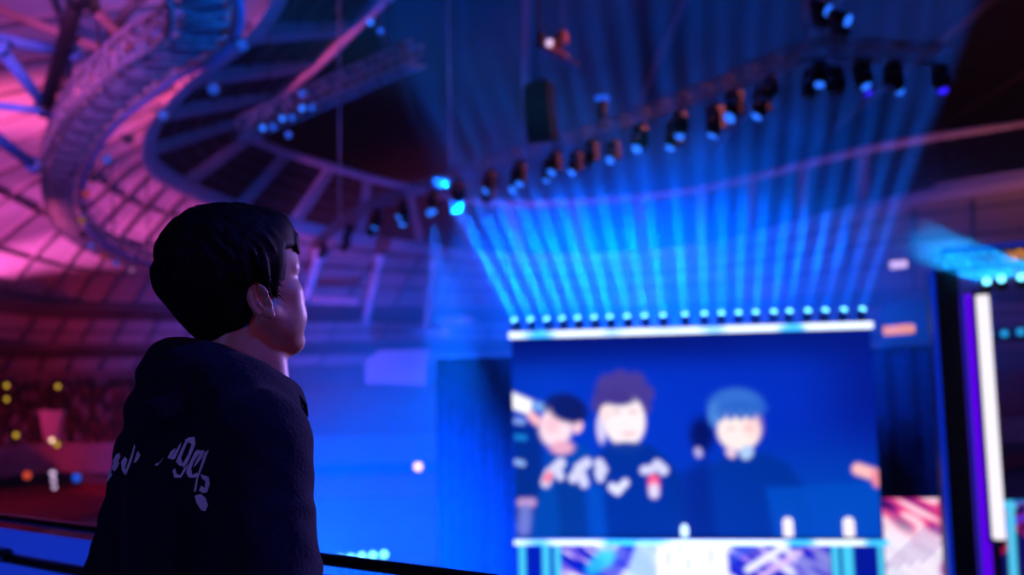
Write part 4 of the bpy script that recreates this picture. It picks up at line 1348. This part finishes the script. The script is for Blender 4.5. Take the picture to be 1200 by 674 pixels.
# crossbeam going right, with four lamps throwing beams up to the left
a, b = P(1098, 308), P(1290, 292)
cb = lattice_truss('gantry_beam', [a.lerp(b, i / 14) for i in range(15)], .6, .6, .06, .03, M['truss'], 'dark lattice beam running right from the gantry column top', 'truss')[0]
mb = MB(); mb.tube([V((0, -.36, .36)), b - a + V((0, -.36, .36))], .07, 8); mb.build('edge_light', emit_mat('blue_edge_light', (.0, .04, .9), .4), cb)
gan_src = []
for j, (px, py) in enumerate(((1156, 332), (1173, 329), (1196, 327), (1222, 324))):
    o = copy_tree(pb); o.name = 'gantry_beam_light'
    loc = P(px, py, 31.7); o.location = loc - V((0, 0, .30)); o.rotation_euler = (0, 0, 0)
    hdj = [c for c in o.children if c.name.startswith('head')][0]
    d = V((-1.18, -.5, .32)).normalized()
    hdj.rotation_euler = V((-.3, -.8, .3)).to_track_quat('Z', 'Y').to_euler()
    tag(o, f'round cyan beam lamp under the gantry beam at the right edge, {ORD[j]} from the column', 'stage light', 'beam lamps under the gantry beam')
    gan_src.append((o, loc + d * .40 + V((0, -.25, 0)), d))
for j, (px, py) in enumerate(((1159, 392), (1177, 391), (1196, 389), (1213, 388))):
    o = make_par(M['cyan_led'], .95); o.name = 'stand_lamp'
    o.location = und(px, py, 44); dd = CAM - o.location; o.rotation_euler = (-dd).to_track_quat('Z', 'Y').to_euler()
    tag(o, f'small blue lamp in the row behind the white light tube, {ORD[j]} from the tube', 'stage light', 'blue lamps in a row behind the light tube')
LB = MB(); p0, p1 = und(1150, 399, 45), und(1235, 394, 45)
LB.tube([p0, p1], .06, 8); LB.tube([p0, V((p0.x, p0.y, gz))], .06, 8); LB.tube([p1, V((p1.x, p1.y, gz))], .06, 8)
o = LB.build('lamp_mounting_rail', M['black'], None, p0); tag(o, 'thin dark rail carrying the row of blue lamps behind the light tube', 'rail')

# row of white floor lamps low behind the hand rail
for j, (px, py) in enumerate(((399, 655), (411, 654), (424, 652), (437, 651), (450, 650))):
    o = make_par(M['beam_lens'], 1.0); o.name = 'floor_lamp'
    o.location = und(px, py, 45.5 - .3 * j); dd = CAM - o.location; o.rotation_euler = (-dd).to_track_quat('Z', 'Y').to_euler()
    tag(o, f'round white-blue lamp in the low row beyond the hand rail, {ORD[j]} from the man', 'stage light', 'low row of lamps beyond the hand rail')
    mb = MB(); mb.tube([o.location - V((0, -.1, .25)), V((o.location.x, o.location.y + .1, gz))], [.05, .05], 6)
    st_ = mb.build('lamp_stand', M['black'], None, V((o.location.x, o.location.y + .1, gz)))
    tag(st_, f'slim dark stand under the {ORD[j]} lamp of the low row beyond the rail', 'stand', 'stands of the low lamp row')
# lone lamps in the stands
LONE = ((490, 547, 60, 'warm_lamp', .30, 'single warm white lamp low in the blue between the man and the screen'),
        (8, 452, 104, 'yellow_lamp', .28, 'yellow light in the dark stand, higher of two at the left edge'),
        (8, 468, 103, 'yellow_lamp', .26, 'yellow light in the dark stand, lower of two at the left edge'),
        (68, 453, 104, 'yellow_lamp', .28, 'yellow light in the dark stand, alone at the upper right of the others'),
        (19, 510, 97, 'yellow_lamp', .28, 'yellow light in the dark stand just above the pink parapet near the left edge'),
        (61, 516, 96, 'warm_lamp', .26, 'pale warm light in the dark stand above the parapet, upper of a close pair'),
        (67, 521, 95, 'yellow_lamp', .28, 'yellow light in the dark stand above the parapet, lower of a close pair'),
        (62, 555, 88, 'pink_lamp', .30, 'white light just under the pink parapet, topmost of three in a column'),
        (63, 563, 88, 'pink_lamp', .24, 'white light under the pink parapet, middle of three in a column'),
        (64, 571, 88, 'pink_lamp', .22, 'white light under the pink parapet, lowest of three in a column'),
        (32, 557, 88, 'red_lamp', .40, 'dim red light under the pink parapet near the left edge'),
        (90, 560, 88, 'blue_lamp', .42, 'dim blue light under the pink parapet beside the man'))
for (px, py, y, ln, r, lab) in LONE:
    p_ = und(px, py, y); root = empty('stand_light', p_); tag(root, lab, 'lamp', 'scattered lights in the stands')
    mb = MB(); mb.lathe([(r * .4, .22), (r * .9, .18), (r * 1.05, 0), (r, -.06), (r * .92, -.03)], 14, Matrix.Rotation(math.pi / 2, 4, 'X') @ Matrix.Scale(-1, 4, (0, 0, 1)) if False else Matrix.Rotation(math.pi / 2, 4, 'X') @ Matrix.Rotation(math.pi, 4, 'X')); mb.build('mounting_can', M['black'], root)
    mb = MB(); mb.lathe([(.01, -.0), (r * .9, .0), (r * .8, .07), (.01, .12)], 16, Matrix.Rotation(math.pi / 2, 4, 'X')); mb.build('lens', M[ln], root)
# glowing bars and vomitory panels of the far stand
BARS = ((1036, 388, 1070, 385, 58, .34, 'amber_lamp', 'amber glowing bar in the stand right of the LED screen'),
        (1043, 311, 1062, 309, 62, .30, 'pink_lamp', 'short pale glowing bar above the amber one right of the screen'),
        (1180, 300, 1215, 297, 60, .40, 'amber_lamp', 'amber glow bar above the gantry beam at the right edge'),
        )
for (x0, y0, x1, y1, y, r, ln, lab) in BARS:
    a_, b_ = und(x0, y0, y), und(x1, y1, y)
    root = empty('glow_bar', a_); tag(root, lab, 'lamp')
    mb = MB(); mb.tube([V((0, .18, 0)), b_ - a_ + V((0, .18, 0))], r * .9, 10); mb.build('mounting_rail', M['black'], root)
    mb = MB(); mb.tube([V((0, 0, 0)), b_ - a_], r * .8, 12); mb.build('tube', M[ln], root)
# ------------------------------------------------------------------ far stand details
PINK = [([(428, 449), (428, 424), (444, 411), (505, 409), (500, 424), (499, 452)], 101, 'pale pink slanted panel on the far stand right of the man'),
        ([(482, 394), (482, 387), (528, 386), (526, 395)], 112, 'short pink strip on the far stand, left and lower of a pair'),
        ([(510, 379), (512, 372), (554, 371), (554, 380)], 113, 'short pink strip on the far stand, upper right of a pair'),
        ([(365, 356), (365, 346), (420, 350), (418, 358)], 108, 'dim reddish strip under the roof just right of the face'),
        ([(45, 481), (74, 481), (66, 518), (52, 518)], 99, 'pale tapering panel in the dark red stand at left'),
        ([(1035, 412), (1035, 358), (1100, 352), (1100, 405)], 63, 'brownish lit wall piece right of the LED screen')]
for pts, y, lab in PINK:
    Q = [und(a, b, y) for a, b in pts]
    o0 = Q[0]; n_ = len(Q); back_ = V((0, .5, 0))
    mb = MB(); mb.add([q for q in Q] + [q + back_ for q in Q], [tuple(range(n_)), tuple(range(2 * n_ - 1, n_ - 1, -1))] + [(i, i + n_, (i + 1) % n_ + n_, (i + 1) % n_) for i in range(n_)])
    o = mb.build('concourse_wall', M['pinkwall'] if 'brown' not in lab else mat('brown_wall', (.28, .16, .13), .8, noise_scale=.4), None, o0); tag(o, lab, 'wall'); o['kind'] = 'structure'
# black drape hung behind the screen
a_, b_ = und(512, 416, 49), und(1100, 400, 46)
mb = MB(); rows_ = []
ztop = max(a_.z, b_.z) - .3
for zz in (FLOOR_Z + .02, FLOOR_Z + 5, ztop):
    rows_.append([V((*(a_.lerp(b_, i / 120).xy + V((0, .22 * math.sin(i * 1.1), 0)).xy), zz)) for i in range(121)])
mb.grid(rows_, True); mb.grid([[p + V((0, .05, 0)) for p in r] for r in rows_], True, True)
mb.tube([V((a_.x, a_.y, ztop)), V((b_.x, b_.y, ztop))], .09, 8)
for q_ in (a_, b_): mb.tube([V((q_.x, q_.y, FLOOR_Z)), V((q_.x, q_.y, ztop))], .07, 8)
o = mb.build('drape', mat('black_drape', (.022, .030, .060), .95, noise_scale=3, noise_amt=.3, spec=.05), None, V((a_.x, a_.y, FLOOR_Z))); tag(o, 'wide black pleated drape hung behind the LED screen', 'drape')
# leaning columns carrying the far roof
for j, (x0, y0, x1, y1, y, lab) in enumerate(((376, 296, 358, 352, 100, 'slanting pale column under the roof right beside the face'), (447, 300, 428, 380, 104, 'slanting pale column under the roof, second right of the face'), (512, 305, 500, 388, 106, 'slanting dim blue column under the roof, third right of the face'))):
    a, b = und(x0, y0, y), und(x1, y1, y)
    mb = MB(); mb.tube([a, a.lerp(b, .5), b], [.62, .55, .40], 10); mb.tube([a + (a - b).normalized() * .1, a + (b - a).normalized() * .8], .8, 10)
    o = mb.build('column', M['fascia'] if j < 2 else M['rib'], None, a); tag(o, lab, 'column'); o['kind'] = 'thing'

# ------------------------------------------------------------------ the spot he stands on: landing, hand rail, glass
ra, rb = unz(0, 606, -.33), unz(540, 676, -.33)
RD = (ra - rb); RD.z = 0; RD.normalize(); RN = V((-RD.y, RD.x, 0))
if RN.y < 0: RN = -RN
r0 = unz(268, 641, -.33); rz = r0.z
def RP(s_, z, n=0.0): q = r0 + RD * s_ + RN * n; return V((q.x, q.y, z))
mb = MB()
mb.add([RP(6, 0, .12), RP(-6, 0, .12), RP(-6, 0, -6), RP(6, 0, -6)] + [RP(6, -.35, .12), RP(-6, -.35, .12), RP(-6, -.35, -6), RP(6, -.35, -6)],
       [(0, 1, 2, 3), (7, 6, 5, 4), (0, 4, 5, 1), (1, 5, 6, 2), (2, 6, 7, 3), (3, 7, 4, 0)])
struct('floor', mb, M['concrete'])
mb = MB()
mb.add([RP(6, -.34, .12), RP(-6, -.34, .12), RP(-6, -.34, -6), RP(6, -.34, -6)] + [RP(6, FLOOR_Z, .12), RP(-6, FLOOR_Z, .12), RP(-6, FLOOR_Z, -6), RP(6, FLOOR_Z, -6)],
       [(0, 1, 2, 3), (7, 6, 5, 4), (0, 4, 5, 1), (1, 5, 6, 2), (2, 6, 7, 3), (3, 7, 4, 0)])
struct('wall_stand_front', mb, M['concrete'])
rail = empty('balustrade', RP(0, 0)); tag(rail, 'glass balustrade with dark hand rail in front of the man', 'railing')
o_ = V(RP(0, 0))
mb = MB(); mb.tube([RP(4, rz) - o_, RP(-4, rz) - o_], .0125, 14); mb.build('hand_rail', M['rail'], rail)
mz = und(30, 652, 2.28 + .30).z
mz = rz - .105
mb = MB(); mb.tube([RP(4, mz, -.02) - o_, RP(-4, mz, -.02) - o_], .015, 12); mb.build('mid_rail', M['rail'], rail)
mb = MB(); mb.bevbox(RP(1.15, mz + .012, -.03) - o_, (.34, .05, .028), .008, Matrix.Rotation(math.atan2(RD.y, RD.x), 3, 'Z')); mb.build('bracket', M['rail'], rail)
gm = bpy.data.materials.new('frosted_glass'); gm.use_nodes = True
nt = gm.node_tree; nt.nodes.remove(nt.nodes['Principled BSDF']); out = nt.nodes['Material Output']
tr = nt.nodes.new('ShaderNodeBsdfTransparent'); tr.inputs[0].default_value = (.75, .85, .95, 1)
tl = nt.nodes.new('ShaderNodeBsdfTranslucent'); tl.inputs[0].default_value = (.05, .36, .9, 1)
df = nt.nodes.new('ShaderNodeBsdfDiffuse'); df.inputs[0].default_value = (.02, .17, .6, 1)
gl = nt.nodes.new('ShaderNodeBsdfGlossy'); gl.inputs['Roughness'].default_value = .08
m1 = nt.nodes.new('ShaderNodeMixShader'); m2 = nt.nodes.new('ShaderNodeMixShader'); m3 = nt.nodes.new('ShaderNodeMixShader')
tc = nt.nodes.new('ShaderNodeTexCoord'); nz = nt.nodes.new('ShaderNodeTexNoise'); nz.inputs['Scale'].default_value = 3; mp = nt.nodes.new('ShaderNodeMapRange')
mp.inputs['To Min'].default_value = .25; mp.inputs['To Max'].default_value = .45
nt.links.new(tc.outputs['Object'], nz.inputs['Vector']); nt.links.new(nz.outputs['Fac'], mp.inputs['Value'])
m1.inputs[0].default_value = .5; nt.links.new(tl.outputs[0], m1.inputs[1]); nt.links.new(df.outputs[0], m1.inputs[2])
m2.inputs[0].default_value = .65; nt.links.new(tr.outputs[0], m2.inputs[1]); nt.links.new(m1.outputs[0], m2.inputs[2])
m3.inputs[0].default_value = .08; nt.links.new(m2.outputs[0], m3.inputs[1]); nt.links.new(gl.outputs[0], m3.inputs[2])
nt.links.new(m3.outputs[0], out.inputs['Surface'])
for k in range(-3, 3):
    a = RP(k * 1.3 + .02, .06); b = RP((k + 1) * 1.3 - .02, rz - .03)
    mb = MB(); c = (a + b) / 2; mb.bevbox(c - o_, (1.26, .014, b.z - a.z), .003, Matrix.Rotation(math.atan2(RD.y, RD.x), 3, 'Z')); mb.build('glass_pane', gm, rail)
    mb = MB(); q = RP(k * 1.3, 0, -.03); mb.tube([q - o_, V((q.x, q.y, rz - .02)) - o_], .016, 8); mb.tube([q - o_, q + V((0, 0, .02)) - o_], .05, 12); mb.build('post', M['rail'], rail)
# ------------------------------------------------------------------ camera and world
cd = bpy.data.cameras.new('camera'); cd.sensor_width = 36; cd.lens = FPX * 36 / W
cd.dof.use_dof = True; cd.dof.focus_distance = 1.60; cd.dof.aperture_fstop = 2.6
cd.clip_end = 600
co = bpy.data.objects.new('camera', cd); COL.objects.link(co)
co.location = CAM; co.rotation_euler = CAMROT.to_euler()
SC.camera = co
wd = bpy.data.worlds.new('arena_air'); SC.world = wd; wd.use_nodes = True
nt = wd.node_tree
bg = nt.nodes['Background']; bg.inputs['Color'].default_value = (.004, .012, .06, 1); bg.inputs['Strength'].default_value = 1.0
SC.view_settings.view_transform = 'Standard'; SC.view_settings.look = 'None'
SC.view_settings.gamma = 1; SC.view_settings.use_curve_mapping = False
SC.view_settings.exposure = 0
# ------------------------------------------------------------------ light
air = nt = SC.world.node_tree
vs = air.nodes.new('ShaderNodeVolumeScatter'); vs.inputs['Density'].default_value = .0004; vs.inputs['Color'].default_value = (1, 1, 1, 1)
vs.inputs['Anisotropy'].default_value = 0.0
air.links.new(vs.outputs[0], air.nodes['World Output'].inputs['Volume'])
# banks of stage smoke: a wide low one round and above the stage, a small one at the gantry
def smoke(name, label, HC_, HR_, d0, d1, ns):
    hz = MB(); rows = []
    for i in range(13):
        th = math.pi * i / 12
        rows.append([HC_ + V((HR_.x * math.sin(th) * math.cos(q), HR_.y * math.sin(th) * math.sin(q), max(HR_.z * math.cos(th), FLOOR_Z + .1 - HC_.z))) for q in [2 * math.pi * k / 24 for k in range(25)]])
    hz.grid(rows, True, True)
    hm = bpy.data.materials.new('stage_smoke'); hm.use_nodes = True
    nt = hm.node_tree; nt.nodes.remove(nt.nodes['Principled BSDF'])
    sc_ = nt.nodes.new('ShaderNodeVolumeScatter'); sc_.inputs['Color'].default_value = (1, 1, 1, 1)
    ge = nt.nodes.new('ShaderNodeNewGeometry'); mp = nt.nodes.new('ShaderNodeMapping'); mp.vector_type = 'TEXTURE'
    mp.inputs['Location'].default_value = HC_; mp.inputs['Scale'].default_value = HR_
    ln_ = nt.nodes.new('ShaderNodeVectorMath'); ln_.operation = 'LENGTH'
    mr = nt.nodes.new('ShaderNodeMapRange'); mr.interpolation_type = 'SMOOTHSTEP'; mr.inputs['From Min'].default_value = 1.0; mr.inputs['From Max'].default_value = .45
    nz = nt.nodes.new('ShaderNodeTexNoise'); nz.inputs['Scale'].default_value = ns; nz.inputs['Detail'].default_value = 2
    m2 = nt.nodes.new('ShaderNodeMapRange'); m2.inputs['From Min'].default_value = .3; m2.inputs['From Max'].default_value = .7; m2.inputs['To Min'].default_value = d0; m2.inputs['To Max'].default_value = d1
    mu = nt.nodes.new('ShaderNodeMath'); mu.operation = 'MULTIPLY'
    nt.links.new(ge.outputs['Position'], mp.inputs['Vector']); nt.links.new(mp.outputs[0], ln_.inputs[0]); nt.links.new(ln_.outputs['Value'], mr.inputs['Value'])
    nt.links.new(ge.outputs['Position'], nz.inputs['Vector']); nt.links.new(nz.outputs['Fac'], m2.inputs['Value'])
    nt.links.new(mr.outputs[0], mu.inputs[0]); nt.links.new(m2.outputs[0], mu.inputs[1]); nt.links.new(mu.outputs[0], sc_.inputs['Density'])
    nt.links.new(sc_.outputs[0], nt.nodes['Material Output'].inputs['Volume'])
    tag(hz.build(name, hm), label, 'haze', None, 'stuff')
smoke('haze', 'blue stage haze hanging above the LED screen', V((9, 50, 4.5)), V((31, 11.5, 8)), .008, .030, .11)
smoke('haze', 'broad blue haze behind the long truss under the far roof', V((10, 72, 9)), V((32, 22, 16)), .008, .036, .09)
smoke('haze', 'low blue haze over the arena floor left of the screen', V((-10, 56, -4)), V((19, 23, 13)), .005, .018, .09)
smoke('haze', 'small drift of haze above the gantry beam at the right', V((15.8, 31.0, 6.6)), V((4.5, 3.0, 3.0)), .010, .05, .35)
CYAN = (.0, .26, 1.0); BLUE = (.0, .085, 1.0); PINKL = (1.0, .10, .42)
def area(name, loc, d, color, power, size, spread, parent=None):
    l = bpy.data.lights.new(name, 'AREA'); l.shape = 'DISK'; l.size = size; l.color = color; l.energy = power; l.spread = math.radians(spread)
    o = bpy.data.objects.new(name, l); COL.objects.link(o); o.location = loc; o.rotation_euler = V(d).to_track_quat('-Z', 'Y').to_euler()
    if parent is not None:
        o.parent = parent; o.matrix_parent_inverse = pmat(parent).inverted()
    return o
for o, loc, d in beam_src:
    area('beam', loc, d, (.0, .115, 1.0), 2800, .30, 7, o)
for o, loc, d in gan_src:
    area('beam', loc, d, (.0, .32, 1.0), 220, .30, 7, o)
# washes on the long truss thrown through the haze over the screen toward the far stand
for (px, pw, an, dx) in ((585, 90000, 62, -.05), (660, 120000, 62, 0), (745, 120000, 62, .05), (835, 100000, 62, .1), (925, 60000, 60, .2)):
    q = TR[min(range(len(TR)), key=lambda k: abs(proj(TR[k])[0] - px))]
    spot('truss_wash', q + V((0, 1.0, -1.0)), q + V((dx + .18, 2.0, -1.25)), BLUE, pw * .75, an, 1, .3)
# unseen blue spots added below the frame to fill the haze from underneath
for (x, y, z, tx, ty, tz, pw, an) in ((-5, 22, -8.3, -9, 70, -6, 200000, 46), (5, 22, -8.3, 6, 70, -4, 40000, 50)):
    spot('haze_floor_fill', (x, y, z), (tx, ty, tz), BLUE, pw * 4, an, 1, .5)
# moving heads on the truss
for j, (o, hdj) in enumerate(heads):
    if j % 3 == 1 and 4 < j < 31:
        l = o.location + V((0, 0, -1.0))
        spot('head_beam', l, l + V((.12 * math.sin(j), .25, -1)), (.0, .11, 1.0), 45000, 30, .8, .1, o)
# pink spots added out of view at the left to colour the roof
for (x, y, z, tx, ty, tz, pw, c) in ((-46, 34, 2, -36, 64, 18, 70000, (1, .12, .72)), (-60, 62, 2, -39, 86, 19, 75000, (1, .11, .68)), (-62, 90, 4, -36, 102, 24, 60000, (1, .12, .6)), (-58, 40, 0, -66, 80, 8, 14000, (1, .06, .16)), (-16, 12, 9, -18, 50, 20, 38000, (.85, .14, .9))):
    spot('roof_wash', (x, y, z), (tx, ty, tz), c, pw, 48, 1, .6)
spot('haze_uplight', (9, 58, -8), (8, 72, 22), BLUE, 90000, 64, 1, .5)  # unseen spot added behind the drape to brighten the far haze
spot('block_wash', (-45, 70, -3), (-12, 101, 4.4), (1, .16, .55), 22000, 15, .6, .3)  # unseen spot added to turn the slanted stand panel pink
spot('band_wash', (-40, 47, 6), (-15, 66, 24), (1, .10, .34), 45000, 50, 1, .5)  # unseen spot added to redden the ribs round the opening
for (x, y, z, tx, ty, tz, pw) in ((-66, 70, 4, -60, 118, -2, 42000),):
    spot('stand_wash', (x, y, z), (tx, ty, tz), (1, .03, .12), pw, 80, 1, .5)
spot('catwalk_wash', (1, 13, 9), (-14, 38, 12.5), (.0, .14, 1.0), 26000, 40, 1, .3)
spot('amber_wash', (52, 60, 4), (52, 95, 20), (1, .22, .10), 17000, 90, 1, .5)
spot('truss_fill', (3, 29, -8), (2, 43, 10.6), BLUE, 26000, 50, 1, .3)  # added below the frame to lift the dark truss
spot('warm_side', (34, 22, 20), (3, 33, 13), (1.0, .20, .24), 42000, 24, 1, .3)
spot('glass_fill', (-1.6, 6.6, -4), (-.6, 2.3, .9), (.0, .12, 1.0), 1900, 60, 1, .3)  # added below the frame, without a fixture, to make the glass glow blue
# unseen spots added on the man: lilac rim, blue shoulder, pink and lilac fill
spot('man_key', (17, 22, 6), (-.5, 1.7, 1.5), (.42, .26, 1.0), 26000, 14, .6, .8)
spot('high_blue', (10, 2, 12), (-.4, 1.6, 1.4), (.0, .10, 1.0), 5500, 12, .6, .5)
spot('man_pink_fill', (12, -1, 5), (-.5, 1.7, 1.5), (1.0, .13, .24), 650, 20, .8, .5)
spot('man_lilac_fill', (-3.2, -3.0, 2.3), (-.6, 1.7, 1.35), (.27, .20, 1.0), 170, 40, .8, .3)
cy = SC.cycles
cy.max_bounces = 4; cy.diffuse_bounces = 2; cy.glossy_bounces = 2; cy.transmission_bounces = 3; cy.volume_bounces = 0; cy.transparent_max_bounces = 6
cy.sample_clamp_indirect = 3; cy.sample_clamp_direct = 0
cy.use_denoising = True
